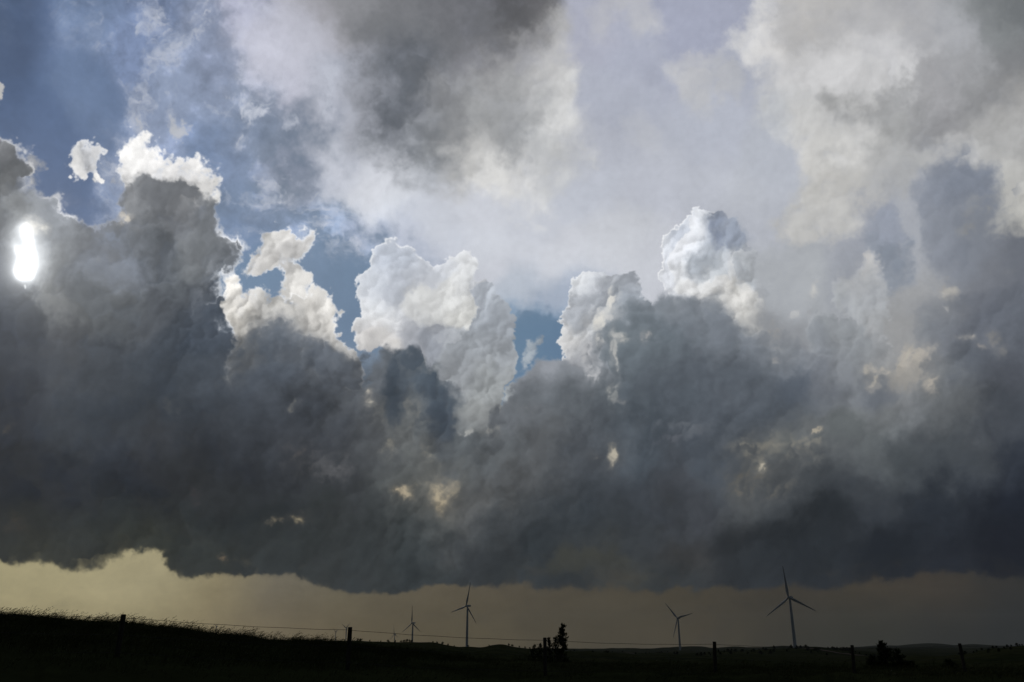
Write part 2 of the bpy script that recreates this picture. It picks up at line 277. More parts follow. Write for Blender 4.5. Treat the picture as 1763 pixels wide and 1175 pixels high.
    layer([(106,292),(109,262),(120,246),(138,246),(150,250),(160,240),(171,256),(169,276),(163,288),(150,290),(140,296),(130,314),(118,308)],
      [(136,274,160,163,170),(112,270,236,235,233),(162,256,222,222,223),(125,300,240,238,235)], sig=4.5, edge=.65, amp=.4, rim=.9, rimw=.16, warp=.4, cs=10, light=None, relief=.1, tex=.14, noise='wisp', fine=1.3, rim2=.8)
    layer([(160,284),(174,282),(186,294),(184,308),(168,308),(158,296)], [(172,298,240,238,235)], sig=3.6, edge=.6, amp=.3, warp=.4, light=None, relief=.1, noise='wisp', fine=1.3)
    layer([(-60,125),(4,148),(9,168),(0,184),(-60,195)], [(0,165,200,200,200)], sig=5, edge=.4, amp=.2, rim=.7, warp=.5)
    layer([(52,285),(66,282),(70,300),(60,318),(66,335),(52,330)], [(60,300,168,168,168)], sig=5, edge=.8, amp=.25, noise='wisp', warp=.5, op=.7)
    layer([(414,446),(422,430),(440,420),(452,418),(444,396),(446,384),(458,382),(464,396),(480,382),(494,378),(506,400),(522,404),(534,394),(548,408),(546,428),(524,438),(513,452),(520,470),(536,478),(540,492),(536,520),(515,545),(495,510),(478,482),(455,472),(432,470)],
      [(425,445,190,189,188),(455,395,220,219,216),(490,395,222,220,216),(500,415,176,175,175),(530,412,194,193,192),(480,440,180,179,178),(465,455,190,188,185),(500,470,178,177,176),(515,495,214,212,208)], sig=6, edge=.75, amp=.32, noise='wisp', rim=.5, rimw=.13, warp=.55, cs=15, tex=.14, relief=.16, fine=1.7, light=None, rim2=.8)
    layer([(384,462),(394,455),(408,478),(412,502),(432,506),(450,516),(470,522),(500,522),(522,512),(538,500),(546,490),(562,492),(580,505),(592,530),(585,562),(598,588),(614,612),(600,680),(420,680),(392,580),(385,500)],
      [(398,475,226,223,217),(402,520,214,210,202),(432,512,186,186,188),(410,560,172,168,160),(450,530,188,186,181),(480,535,190,188,183),(520,530,196,193,188),(560,510,222,220,216),(580,540,214,211,206),(570,575,178,175,170),(600,600,192,189,184),(500,560,160,159,157),
       (540,570,166,164,160),(460,570,120,123,127),(500,600,108,113,120),(560,610,120,124,128),(420,600,120,120,118),(600,650,105,110,116)],
      sig=6, edge=.5, amp=.22, noise='mix', rim=.7, rimw=.10, warp=.6, cs=16, tex=.12, relief=.16, fine=1.5, light=None, rim2=.8)
    layer([(-290,200),(-30,222),(0,228),(20,240),(38,236),(46,258),(50,290),(62,318),(60,346),(84,342),(110,350),(134,354),(144,376),(160,386),(182,378),(196,350),(193,310),(206,286),(240,276),(285,290),(335,306),(366,312),(374,338),(384,362),(400,370),(412,392),(413,415),(402,440),(388,456),(386,490),(398,560),(420,720),(-290,720)],
      [(-200,300,90,92,96),(20,260,132,134,137),(20,285,112,114,118),(20,340,84,87,92),(50,330,98,100,104),(50,362,112,114,114),(-20,450,74,80,90),(30,510,58,63,71),(-10,520,52,57,66),(85,360,150,156,165),(110,385,134,139,146),(130,425,114,117,119),(100,480,112,113,112),(75,420,160,163,165),
       (190,405,124,132,146),(170,430,116,122,132),(160,385,112,114,118),(160,480,92,95,97),(220,300,132,134,137),(260,310,104,107,112),(225,360,108,112,117),(300,335,120,122,126),(345,330,112,116,121),(330,400,114,118,121),(260,390,92,97,103),(300,450,88,93,99),(385,400,102,107,114),(360,480,76,82,91),
       (250,500,78,82,88),(200,520,82,86,90),(380,540,66,74,85),(100,545,78,81,86),(300,560,66,73,82),(200,600,62,68,76),(50,600,52,57,66),(350,620,58,66,76),(400,660,60,67,76)],
      sig=8, edge=.75, amp=.2, noise='puff', rim=.95, rimw=.075, warp=.7, cs=24, tex=.07, relief=.09, cw=1.7, fine=1.3, light=None, rim2=1.1,
      rimcol=(240,238,234), rfield=np.clip(np.exp(-((XX-10)**2+(YY-235)**2)/5000)*1.1+np.exp(-((XX-45)**2+(YY-270)**2)/1600)+np.exp(-((XX-120)**2+(YY-355)**2)/1300)*1.1+np.exp(-((XX-408)**2+(YY-410)**2)/1800)*.9+np.exp(-((XX-390)**2+(YY-490)**2)/5000)*.8+.10,0,1.2))
    # ---- pillars and heads standing in the haze on the right
    for pts, cc, kw in (
        ([(1572,300),(1640,292),(1702,306),(1712,360),(1694,425),(1650,455),(1600,462),(1582,410)], [(1600,330,132,138,150),(1660,330,122,129,142),(1620,400,132,137,147),(1680,410,124,130,141)], dict(sig=11, edge=1.0, amp=.24, relief=.04, op=.85)),
        ([(1488,430),(1505,375),(1530,352),(1550,362),(1560,410),(1574,470),(1545,510),(1478,480)], [(1520,390,146,152,165),(1530,450,130,138,150),(1500,460,142,148,159)], dict(sig=9, edge=.95, amp=.26, relief=.04)),
        ([(1376,606),(1378,566),(1398,540),(1440,528),(1480,540),(1520,566),(1545,610),(1560,690),(1500,730),(1400,710)], [(1400,560,148,153,158),(1450,560,140,145,150),(1440,640,134,138,143),(1520,640,136,138,140),(1490,690,118,122,124)], dict(sig=9, edge=.8, amp=.24, relief=.06, rim=.3, rimw=.1)),
        ([(1440,520),(1440,488),(1466,480),(1484,464),(1486,452),(1502,446),(1518,453),(1524,472),(1540,492),(1536,530),(1520,590),(1490,570),(1470,545)], [(1500,455,192,191,190),(1455,495,170,174,178),(1490,480,174,176,178),(1515,500,160,164,170),(1480,525,164,168,172),(1510,560,158,160,162)], dict(sig=7, edge=.85, amp=.28, relief=.08, rim=.35, rimw=.12)),
        ([(1615,500),(1616,480),(1632,470),(1648,486),(1640,508)], [(1630,486,170,168,164)], dict(sig=6, edge=.9, amp=.3, relief=.06)),
        ([(1120,560),(1140,512),(1190,507),(1222,522),(1250,556),(1290,592),(1350,588),(1372,620),(1372,720),(1300,760),(1100,720)], [(1150,530,126,133,142),(1230,530,128,134,142),(1300,570,140,144,149),(1340,590,142,146,150),(1350,640,120,125,132),(1200,620,108,116,125)], dict(sig=10, edge=.9, amp=.24, relief=.05))):
        layer(pts, cc, warp=.7, cs=16, tex=.05, **kw)
    # ---- the great shelf of dark cloud
    Lc = [(-200,600,50,55,64),(40,560,60,65,73),(100,560,70,74,80),(200,560,71,77,85),(300,560,65,73,83),(380,580,63,72,83),(40,640,46,51,61),(150,650,55,61,69),(250,650,53,60,69),(350,650,57,65,75),(430,615,84,92,102),(430,660,66,74,84),(480,640,78,85,95),(480,580,112,116,122),
     (540,620,96,102,111),(600,640,106,111,118),(560,690,85,89,94),(480,720,62,67,75),(400,700,54,59,66),(300,720,53,56,62),(640,680,78,86,94),(700,640,90,98,106),(760,660,80,89,98),(740,720,74,82,91),(690,715,114,117,117),(640,740,102,103,101),(750,790,76,82,89),(700,790,94,96,95),
     (790,770,96,101,104),(815,795,86,92,97),(600,770,72,75,79),(500,780,60,63,69),(400,780,45,49,56),(250,780,41,45,53),(100,780,37,42,51),(30,780,42,44,48),(-200,780,38,42,50),(60,840,35,39,47),(200,840,34,39,47),(350,840,43,47,52),(450,850,47,51,57),(550,850,57,60,64),(650,860,74,77,77),
     (720,845,96,97,94),(780,855,90,90,86),(60,900,41,45,45),(200,900,37,42,45),(350,890,41,47,49),(480,900,52,56,56),(600,900,54,59,61),(700,900,54,61,64),(60,950,52,54,50),(200,960,46,50,46),(330,950,50,54,52),(450,950,50,55,56),(600,960,49,54,56),(750,960,47,54,57),(550,1000,52,56,56),(700,1000,51,56,57),
     (870,720,108,112,117),(930,650,144,147,154),(1000,680,128,132,138),(1080,640,104,114,121),(1150,600,100,110,118),(1150,530,122,128,135),(1220,540,122,128,136),(1220,600,114,120,129),(1290,610,122,128,136),(1350,590,130,134,140),(1340,660,92,99,109),(1385,645,103,108,118),(1440,640,136,140,145),(1420,700,128,132,132),
     (1400,590,130,135,144),(1480,600,138,142,146),(1500,570,143,146,149),(1540,640,138,139,140),(1565,600,115,120,128),(1600,560,118,123,130),(1650,560,112,117,126),(1700,520,102,107,117),(1755,480,94,99,110),(1755,560,94,99,108),(1680,620,88,94,104),(1745,640,80,84,92),(1620,650,112,116,119),(1640,710,93,96,98),(1745,720,70,75,82),
     (1480,655,108,113,120),(880,740,98,102,108),(950,740,97,103,109),(1030,720,94,101,107),(1100,720,87,95,103),(1200,700,87,94,103),(1300,720,78,86,96),(1250,780,66,74,84),(1120,780,68,77,86),(1000,800,74,79,86),(900,800,88,90,92),(1360,745,104,107,108),(1400,780,88,92,95),(1480,760,90,95,97),(1500,700,116,119,120),
     (1560,780,70,76,80),(1620,800,68,73,78),(1745,800,48,54,64),(850,850,86,86,85),(900,880,64,69,73),(1000,880,56,63,70),(1100,870,59,64,71),(1200,850,64,67,73),(1300,830,79,81,81),(1400,850,62,67,72),(1500,870,58,63,70),(1600,880,40,46,55),(1745,880,30,35,45),(850,940,51,55,59),(950,940,49,56,61),
     (1050,930,51,56,61),(1150,940,58,58,58),(1250,950,45,49,53),(1400,950,38,43,48),(1550,950,31,36,43),(1745,960,26,29,37),(2000,900,24,27,35),(850,1000,54,59,61),(950,1000,51,57,61),(1050,985,68,68,62),(1100,1010,48,54,58),(1300,1000,44,49,54),(1450,985,41,46,52),(1650,985,34,38,45),(1763,990,26,30,38),(2000,600,70,74,82)]
    top = [(-290,560),(100,580),(250,600),(370,610),(400,605),(430,575),(480,552),(520,578),(560,598),(600,616),(630,610),(660,602),(720,602),(760,632),(785,672),(780,745),(805,745),(838,750),(842,712),(868,706),(890,698),(900,660),(925,632),(955,624),(985,648),(1010,655),(1045,600),(1060,570),
           (1110,535),(1130,515),(1155,503),(1190,508),(1215,503),(1245,540),(1280,566),(1320,558),(1345,548),(1370,585),(1400,560),(1440,545),(1490,570),(1540,660),(1565,620),(1580,540),(1610,490),(1660,455),(1720,452),(2040,440)]
    base = [(2040,1000),(1763,999),(1640,990),(1540,1000),(1450,1010),(1360,1014),(1300,1018),(1200,1015),(1100,1021),(1000,1019),(900,1012),(830,1004),(780,1000),(740,1008),(700,1014),(640,1019),(600,1013),(535,1010),(500,997),(450,990),(420,992),(400,986),(350,991),(300,996),(268,988),(256,968),(240,957),(215,962),(195,968),(165,978),(130,991),(104,986),(86,970),(60,977),(25,972),(0,968),(-290,960)]
    mp = poly(top+[(2040,1400),(-290,1400)]); ma = blur(mp, 7); mb = blur(mp[::2, ::2], 13).repeat(2, 0).repeat(2, 1)[:GH, :GW]
    ew = field([(0,600,1.),(450,560,1.1),(560,600,.9),(700,600,.8),(780,680,.7),(870,710,.7),(930,630,.6),(1040,610,1.3),(1160,500,.9),(1250,550,1.3),(1350,560,1.5),(1450,560,2.),(1540,620,2.),(1650,480,2.4),(1763,450,2.2)], 60)[..., 0]
    kb = np.clip((ew-.6)/.8, 0, 1); m1 = ma*(1-kb)+mb*kb; m1 = sample(m1, XX+wx*.7+fx, YY+wy*.7+fy)
    D = m1-.5+(.15+.10*kb)*(puff*.65+n_mid*.3+n_fine*.12+sb*.8)*np.clip(m1*12, 0, 1)
    deep = np.repeat(np.repeat(blur(m1[::4, ::4], 12), 4, 0), 4, 1)[:GH, :GW]; deep = blur(deep, 3); D = np.maximum(D, (deep-.62)*1.3)
    a1 = np.maximum(sstep(D/ew+.4), sstep((deep-.62)/.33))
    m2 = blur(poly([(-290,500),(2040,500)]+base), 5); m2 = sample(m2, XX+wx*.8+fx, YY+wy*.45+fy*.7)
    eb = field([(0,970,.9),(250,970,.7),(500,1000,.8),(700,1010,.7),(1000,1020,1.1),(1300,1015,1.),(1600,995,1.2)], 90)[..., 0]
    Db = m2-.5+.16*(puff*.5+n_mid*.5+n_fine*.15)
    m2d = np.repeat(np.repeat(blur(m2[::4, ::4], 4), 4, 0), 4, 1)[:GH, :GW]; Db = np.maximum(Db, (blur(m2d, 3)-.82)*2.6)
    a2 = sstep(np.maximum(Db/eb+.45, (blur(m2d, 3)-.93)*18))
    c = tone(Lc, 50., 170., XX+wx*1.9+fx*1.5, YY+wy*1.7+fy*1.5)
    soft = sample(n_big, XX*1.15+wx, YY*1.5+wy-200)
    kk = .8*field([(0,700,.07),(300,600,.07),(600,680,.14),(750,800,.16),(500,850,.09),(1000,650,.08),(1300,800,.08),(1550,650,.09),(1700,800,.045),(1500,900,.05),(1000,950,.08),(300,950,.10),(1200,640,.08)], 90)[..., 0]
    c = c*(1+kk*(.5*n_mid+.6*soft+.3*wisp+.12*n_fine)+kk*(1.1*l1+1.0*l2+.4*l3+.2*l4+1.2*sb+.95*sm+.6*ss))[..., None]
    r = (np.exp(-np.clip(Db, 0, 9)/.16)*.36*field([(0,970,1),(300,980,1),(600,1010,.7),(900,1010,.5),(1763,1000,.35)], 120)[..., 0])[..., None]
    c = c*(1-r)+hc*1.02*r
    rt = np.clip(np.exp(-np.clip(D, 0, 9)/.10)*field([(0,560,0),(250,600,0),(390,600,0),(430,540,.2),(540,600,.5),(640,606,.3),(720,600,.05),(790,660,0),(870,705,.25),(930,630,.35),(1040,600,.2),(1160,500,.15),(1280,560,.3),(1400,560,.2),(1763,450,.1)], 50)[..., 0], 0, 1)[..., None]
    c = c*(1-rt)+lin((190,190,190))*rt
    over(c, a1*a2)
    # the dark claw and other scud hanging in front
    layer([(650,622),(684,602),(722,598),(752,624),(776,650),(804,660),(794,700),(782,722),(772,762),(758,792),(744,770),(728,735),(706,704),(716,682),(694,652),(676,668),(664,706),(642,744),(628,704),(632,660)],
      [(700,640,76,86,97),(770,670,70,80,91),(740,720,60,69,80),(650,690,60,69,79),(760,780,66,73,82)], sig=9, edge=1.1, amp=.3, noise='puff', warp=1., tex=.08, op=.85, relief=.06)
    for pts, cc in (([(350,870),(480,860),(500,890),(440,905),(400,900),(340,895)], (40,45,48)), ([(870,980),(980,955),(1080,960),(1060,985),(960,990)], (66,67,61)), ([(1380,640),(1340,620),(1300,700),(1340,720),(1370,690)], (84,92,103)),
                    ([(1450,660),(1480,628),(1505,622),(1530,640),(1545,665),(1500,690),(1460,690)], (98,104,113)), ([(1395,720),(1420,700),(1445,695),(1480,720),(1470,760),(1400,760)], (92,97,99)), ([(1380,760),(1350,740),(1320,760),(1290,780),(1320,800),(1360,790)], (104,107,106))):
        layer(pts, [(pts[0][0], pts[0][1])+cc], sig=12, edge=.9, amp=.2, noise='mix', op=.7, warp=1.)
    # ---- small sunlit scraps
    flecks = []
    for x, y, rx, ry, cc, o in ((692,852,20,9,(196,180,150),1),(760,845,30,22,(186,172,144),.9),(770,868,14,16,(186,170,140),.8),(735,795,22,16,(140,138,128),.6),(660,780,14,12,(150,146,134),.6),(617,688,11,14,(184,178,166),1),(625,700,8,9,(170,166,156),.9),(497,892,12,7,(158,146,118),.9),(455,893,14,6,(120,112,95),.8),
        (500,702,9,9,(122,122,118),.7),(383,662,7,7,(90,92,94),.8),(312,690,18,18,(70,74,78),.8),(15,720,18,10,(72,70,68),.9),(375,963,8,5,(112,98,80),.8),(1047,790,9,16,(186,178,160),1),(1015,790,12,8,(128,126,120),.7),(1055,688,9,15,(176,176,170),1),(1075,702,14,4,(130,132,134),.7),(1315,805,9,12,(196,188,168),1),(1338,775,60,24,(128,126,118),.75),
        (1310,830,50,20,(104,102,96),.7),(1400,742,9,5,(166,158,142),.9),(1497,648,14,15,(188,181,168),1),(1510,632,14,9,(180,174,164),.9),(1568,618,30,26,(170,164,154),.95),(1600,600,14,10,(165,160,152),.9),(1604,662,13,20,(176,168,156),.95),(1560,650,40,20,(140,138,134),.6),(1668,580,14,6,(178,174,167),.9),(1720,590,16,22,(126,126,126),.8),(1690,597,10,8,(140,138,136),.8),
        (1050,515,14,20,(206,204,198),.6),(1035,548,26,12,(196,195,192),.6),(1025,562,12,14,(204,202,196),1),(1062,600,8,20,(176,177,176),.6),(1076,592,12,9,(186,185,181),.6),(1064,632,8,22,(176,176,173),.6),(1033,597,5,7,(186,186,184),.9),(1012,630,18,26,(184,185,188),.8),(1112,585,9,9,(165,164,164),.8),
        (1496,455,16,18,(192,191,190),.95),(1485,490,44,26,(166,169,173),.8),(1402,508,9,12,(190,190,188),.9),(1393,540,10,5,(168,171,176),.8),(1628,485,15,16,(162,160,157),.8),(1625,526,4,4,(170,170,170),.9),(1365,540,8,5,(180,182,184),.9),(1330,565,18,10,(160,160,160),.7),(1325,590,16,20,(150,151,152),.6),(1328,625,16,8,(140,141,143),.7),
        (848,745,9,9,(158,156,148),.9),(800,747,14,4,(150,152,150),.8),(745,797,8,10,(100,104,106),.6),(214,368,12,9,(206,198,184),.9),(190,412,24,18,(126,137,156),.8),(178,433,12,4,(180,180,182),.7),(660,590,22,10,(205,202,198),.7),(1710,360,50,30,(148,148,146),.5),(1690,400,40,22,(140,141,142),.6),(90,345,30,4,(212,212,214),.8),
        (1720,470,24,14,(128,130,134),.7),(1200,745,60,18,(92,98,106),.5),(1140,760,40,10,(88,92,100),.5),(20,905,30,20,(62,58,52),.5),(640,700,20,30,(108,108,104),.6),(700,720,14,34,(124,124,120),.7),(735,775,12,22,(106,106,102),.5),(870,590,4,3,(200,200,200),.0),(560,800,40,30,(88,89,92),.5),(510,800,22,30,(84,82,82),.5),(340,830,20,30,(60,58,60),.6)):
        g = np.random.default_rng(int(x*7+y)); flecks.append((x, y, rx*1.1, ry*1.1, cc, o*.34))
        for _ in range(5 if rx*ry < 500 else 9):
            t, u = g.uniform(0, 6.283), np.sqrt(g.uniform(0, 1))*.85; f = g.uniform(.22, .5); flecks.append((x+rx*u*np.cos(t), y+ry*u*np.sin(t), max(rx*f, 2.5), max(ry*f*1.1, 2.5), cc, o*g.uniform(.45, 1.)))
    for x, y, rx, ry, cc, o in flecks:
        w = (slice(max(0, int(y-CY0-3*ry-26)), max(0, int(y-CY0+3*ry+26))), slice(max(0, int(x-CX0-3*rx-26)), max(0, int(x-CX0+3*rx+26))))
        q = ((XX[w]-x+wx[w]*.35+fx[w]*.8)/rx)**2+((YY[w]-y+wy[w]*.35+fy[w]*.8)/ry)**2
        e = np.exp(-q*.55); cc2 = tuple(.86*v+.14*np.mean(cc)*.9 for v in cc); nz = ss[w]*.9+n_fine[w]*.45+n_mid[w]*.35+wisp[w]*.3
        a = (.30*e*np.clip(1+.5*nz, 0, 2)+.9*sstep((e*1.15+.62*nz*np.clip(e*1.6, 0, 1)-.62)/.9))*o*np.clip(.62+.3*l4[w]+.45*ss[w], .1, 1.1)
        a = np.clip(a*.78, 0, .95)
        if not a.size: continue
        ob = Al[w]; o2 = a+ob*(1-a)
        C[w] = (lin(cc2)*(1+.10*n_mid[w])[..., None]*a[..., None]+C[w]*(ob*(1-a))[..., None])/np.maximum(o2, 1e-4)[..., None]; Al[w] = o2
    # ---- the sun breaking through
    sx, sy = 40., 452.
    ang = np.arctan2(YY-sy, XX-sx); rr = np.hypot(XX-sx, YY-sy)
    t = (ang+np.pi)*60
    one = fbm(26, 4, .6)[700]; ray = np.interp(t, np.arange(one.size), one).astype(np.float32)
    fade = sstep((rr-60)/200)
    dim = np.clip(1+(.045+.035*sstep((YY-940)/60)*sstep((700-XX)/400))*ray*fade, .7, 1.3)
    wedge = sstep((-(XX-85+ (YY-150)*.08))/50)*sstep((260-YY)/160)
    dim *= 1-.22*wedge
    cw = sample(blur(poly([(24,472),(22,456),(30,446),(34,436),(24,428),(26,421),(33,424),(42,428),(44,418),(33,404),(29,388),(40,382),(50,388),(58,406),(60,436),(59,468),(52,475),(36,475)]), 3.2), XX+wx*.2+fx*.5, YY+wy*.2+fy*.7)
    core = sstep((cw-.5)/.6)*np.clip(1.1-.8*sstep((440-YY)/45), 0, 2)
    core = blur(core, 3.6)
    glow = core*1.3+blur(cw, 5)*.35+blur(cw, 12)*.5+.75*np.exp(-rr/16)+.24*np.exp(-rr/48)+.06*np.exp(-rr/150)
    over(lin((225,222,214))+0*C, sstep(np.exp(-(((XX-62+wx*.4)/26)**2+((YY-392+wy*.4)/16)**2)*.8)*(1.2+.4*wisp)-.3)*.95)
    over(lin((235,238,240))+0*C, sstep(np.exp(-(((XX-41+wx*.2+fx*.3)/3)**2+((YY-494)/5)**2))*1.4-.4)*.7)
    add = glow[..., None]*np.array((.97, 1.0, 1.02), np.float32)
    C = C*dim[..., None]
    Al2 = np.clip(Al+np.clip(glow*1.2, 0, 1), 0, 1)
    C = C*np.where(Al2 > 0, Al/np.maximum(Al2, 1e-4), 1)[..., None] + add
    return C.astype(np.float32), Al2.astype(np.float32), dim

# the chart is laid on the sphere of the sky as a map of azimuth and elevation
AZ0, AZ1, EL0, EL1, MW, MH = -48., 48., -4., 62., 2100, 1440
def sky_maps():
    col, cov, dim = cloud_chart()
    az = np.radians(AZ0+(np.arange(MW)+.5)/MW*(AZ1-AZ0))[None, :]; el = np.radians(EL0+(np.arange(MH)+.5)/MH*(EL1-EL0))[:, None]
    x = np.sin(az)*np.cos(el); y = np.cos(az)*np.cos(el); z = np.sin(el)+0*az
    d = y*_ct+z*_st; X = (881.5+FPX*x/d).astype(np.float32); Y = (587.5-FPX*(z*_ct-y*_st)/d).astype(np.float32)
    inside = np.minimum.reduce([(X-CX0)/120, (CX1-X)/120, (Y-CY0)/120, np.where(Y > 900, 9, 9)+0*X])
    inside = sstep(inside)*sstep((AZ1-np.abs(np.degrees(az)))/4)*sstep((EL1-np.degrees(el))/4)
    Y = np.minimum(Y, CY1-3)
    a = np.empty((MH, MW, 4), np.float32); a[..., :3] = sample(col, X, Y); a[..., 3] = 1
    b = np.empty((MH, MW, 4), np.float32); b[..., 0] = sample(cov, X, Y); b[..., 1] = inside; b[..., 2] = sample(dim.astype(np.float32), X, Y)*.5; b[..., 3] = 1
    out = []
    for n, m in (('clouds_colour', a), ('clouds_cover', b)):
        im = bpy.data.images.new(n, MW, MH, alpha=False, float_buffer=True); im.colorspace_settings.name = 'Non-Color'
        im.pixels.foreach_set(m.ravel()); im.update(); im.pack(); out.append(im)
    return out

world = bpy.data.worlds.new('World'); sc.world = world; world.use_nodes = True
nt = world.node_tree; nt.nodes.clear(); N = nt.nodes.new; LK = nt.links.new
def mth(op, a, b=None, c=None):
    n = N('ShaderNodeMath'); n.operation = op
    for i, v in enumerate((a, b, c)):
        if v is None: continue
        if isinstance(v, (int, float)): n.inputs[i].default_value = v
        else: LK(v, n.inputs[i])
    return n.outputs[0]
def mixc(f, a, b, mode='MIX'):
    n = N('ShaderNodeMix'); n.data_type = 'RGBA'; n.blend_type = mode
    for s, v in ((n.inputs[0], f), (n.inputs[6], a), (n.inputs[7], b)):
        if isinstance(v, (int, float)): s.default_value = v
        elif isinstance(v, tuple): s.default_value = (*v, 1)
        else: LK(v, s)
    return n.outputs[2]
sky = N('ShaderNodeTexSky'); sky.sky_type = 'NISHITA'; sky.sun_disc = False
sky.sun_elevation = SUN_EL; sky.sun_rotation = SUN_AZ; sky.air_density = 1.; sky.dust_density = .3; sky.ozone_density = 2.
tc = N('ShaderNodeTexCoord'); sp = N('ShaderNodeSeparateXYZ'); LK(tc.outputs['Generated'], sp.inputs[0])
az = mth('ARCTAN2', sp.outputs[0], sp.outputs[1]); el = mth('ARCSINE', sp.outputs[2])
u = mth('DIVIDE', mth('SUBTRACT', az, rad(AZ0)), rad(AZ1-AZ0)); v = mth('DIVIDE', mth('SUBTRACT', el, rad(EL0)), rad(EL1-EL0))
uv = N('ShaderNodeCombineXYZ'); LK(u, uv.inputs[0]); LK(v, uv.inputs[1])
imc, imw = sky_maps(); tx = []
for im in (imc, imw):
    t = N('ShaderNodeTexImage'); t.image = im; t.extension = 'EXTEND'; t.interpolation = 'Linear'; LK(uv.outputs[0], t.inputs[0]); tx.append(t)
mk = N('ShaderNodeSeparateColor'); LK(tx[1].outputs[0], mk.inputs[0])
# clear sky, scaled as the chart's exposure has it
SKYK = .1
clear = mixc(1., sky.outputs[0], (SKYK*SKYGAIN[0], SKYK*SKYGAIN[1], SKYK*SKYGAIN[2]), 'MULTIPLY')
clear = mixc(1., clear, mixc(1., mk.outputs[2], (2., 2., 2.), 'MULTIPLY'), 'MULTIPLY')
here = mixc(mk.outputs[0], clear, tx[0].outputs[0])
# the rest of the sky, all round and overhead: broken storm cloud
mp = N('ShaderNodeMapping'); mp.inputs['Scale'].default_value = (1, 1, 2.2); LK(tc.outputs['Generated'], mp.inputs[0])
n1 = N('ShaderNodeTexNoise'); n1.inputs['Scale'].default_value = 2.6; n1.inputs['Detail'].default_value = 9; n1.inputs['Distortion'].default_value = .5; LK(mp.outputs[0], n1.inputs[0])
n2 = N('ShaderNodeTexNoise'); n2.inputs['Scale'].default_value = 5.; n2.inputs['Detail'].default_value = 8; LK(mp.outputs[0], n2.inputs[0])
ramp = N('ShaderNodeValToRGB'); e = ramp.color_ramp.elements
e[0].position = .30; e[0].color = (.005, .006, .008, 1); e[1].position = .75; e[1].color = (.045, .047, .053, 1); LK(n1.outputs[0], ramp.inputs[0])
cv = N('ShaderNodeMapRange'); cv.inputs[1].default_value = .36; cv.inputs[2].default_value = .48; LK(n2.outputs[0], cv.inputs[0])
rest = mixc(cv.outputs[0], clear, ramp.outputs[0])
fin = mixc(mk.outputs[1], rest, here)
# a last touch of fine cloud grain
n3 = N('ShaderNodeTexNoise'); n3.inputs['Scale'].default_value = 140.; n3.inputs['Detail'].default_value = 4; n3.inputs['Roughness'].default_value = .6; LK(tc.outputs['Generated'], n3.inputs[0])
gr = N('ShaderNodeMapRange'); gr.inputs[1].default_value = .2; gr.inputs[2].default_value = .8; gr.inputs[3].default_value = .955; gr.inputs[4].default_value = 1.045; LK(n3.outputs[0], gr.inputs[0])
grc = N('ShaderNodeCombineColor'); [LK(gr.outputs[0], grc.inputs[i]) for i in range(3)]
fin = mixc(mk.outputs[0], fin, mixc(1., fin, grc.outputs[0], 'MULTIPLY'))
bg = N('ShaderNodeBackground'); LK(fin, bg.inputs[0]); bg.inputs[1].default_value = 2 ** 1.2
wo = N('ShaderNodeOutputWorld'); LK(bg.outputs[0], wo.inputs[0])
world.cycles.sampling_method = 'MANUAL'; world.cycles.sample_map_resolution = 1024

# ---------------------------------------------------------------- helpers
def mat(name, build=None, base=(.1, .1, .1), rough=.9, spec=.15, metal=0.):
    m = bpy.data.materials.new(name); m.use_nodes = True
    b = m.node_tree.nodes['Principled BSDF']
    b.inputs['Base Color'].default_value = (*base, 1); b.inputs['Roughness'].default_value = rough
    b.inputs['Specular IOR Level'].default_value = spec; b.inputs['Metallic'].default_value = metal
    if build: build(m.node_tree, b)
    return m
def noisy(cols, scale, detail=6, coord='Object', bump=0., stretch=(1, 1, 1), second=None):
    """colour from a ramp over fractal noise, optionally multiplied by a second finer noise"""
    def f(t, b):
        tc = t.nodes.new('ShaderNodeTexCoord'); mp = t.nodes.new('ShaderNodeMapping'); mp.inputs['Scale'].default_value = stretch
        t.links.new(tc.outputs[coord], mp.inputs[0])
        n = t.nodes.new('ShaderNodeTexNoise'); n.inputs['Scale'].default_value = scale; n.inputs['Detail'].default_value = detail; n.inputs['Roughness'].default_value = .62
        t.links.new(mp.outputs[0], n.inputs[0])
        r = t.nodes.new('ShaderNodeValToRGB'); e = r.color_ramp.elements
        for i, c in enumerate(cols):
            p = .32+.36*i/(len(cols)-1)
            q = e[0] if i == 0 else (e[1] if i == len(cols)-1 else e.new(p)); q.position = p; q.color = (*c, 1)
        t.links.new(n.outputs[0], r.inputs[0]); out = r.outputs[0]
        if second:
            n2 = t.nodes.new('ShaderNodeTexNoise'); n2.inputs['Scale'].default_value = second; n2.inputs['Detail'].default_value = 5; t.links.new(mp.outputs[0], n2.inputs[0])
            mr = t.nodes.new('ShaderNodeMapRange'); mr.inputs[1].default_value = .3; mr.inputs[2].default_value = .7; mr.inputs[3].default_value = .6; mr.inputs[4].default_value = 1.35; t.links.new(n2.outputs[0], mr.inputs[0])
            vm = t.nodes.new('ShaderNodeVectorMath'); vm.operation = 'SCALE'; t.links.new(out, vm.inputs[0]); t.links.new(mr.outputs[0], vm.inputs[3]); out = vm.outputs[0]
        t.links.new(out, b.inputs['Base Color'])
        if bump:
            bp = t.nodes.new('ShaderNodeBump'); bp.inputs['Strength'].default_value = bump; t.links.new(n.outputs[0], bp.inputs['Height']); t.links.new(bp.outputs[0], b.inputs['Normal'])
    return f
def link(name, verts, faces, m, parent=None, smooth=False):
    me = bpy.data.meshes.new(name); me.from_pydata([tuple(v) for v in verts], [], faces); me.update()
    me.materials.append(m)
    if smooth: me.polygons.foreach_set('use_smooth', [True]*len(me.polygons))
    o = bpy.data.objects.new(name, me); C.objects.link(o)
    if parent: o.parent = parent
    return o
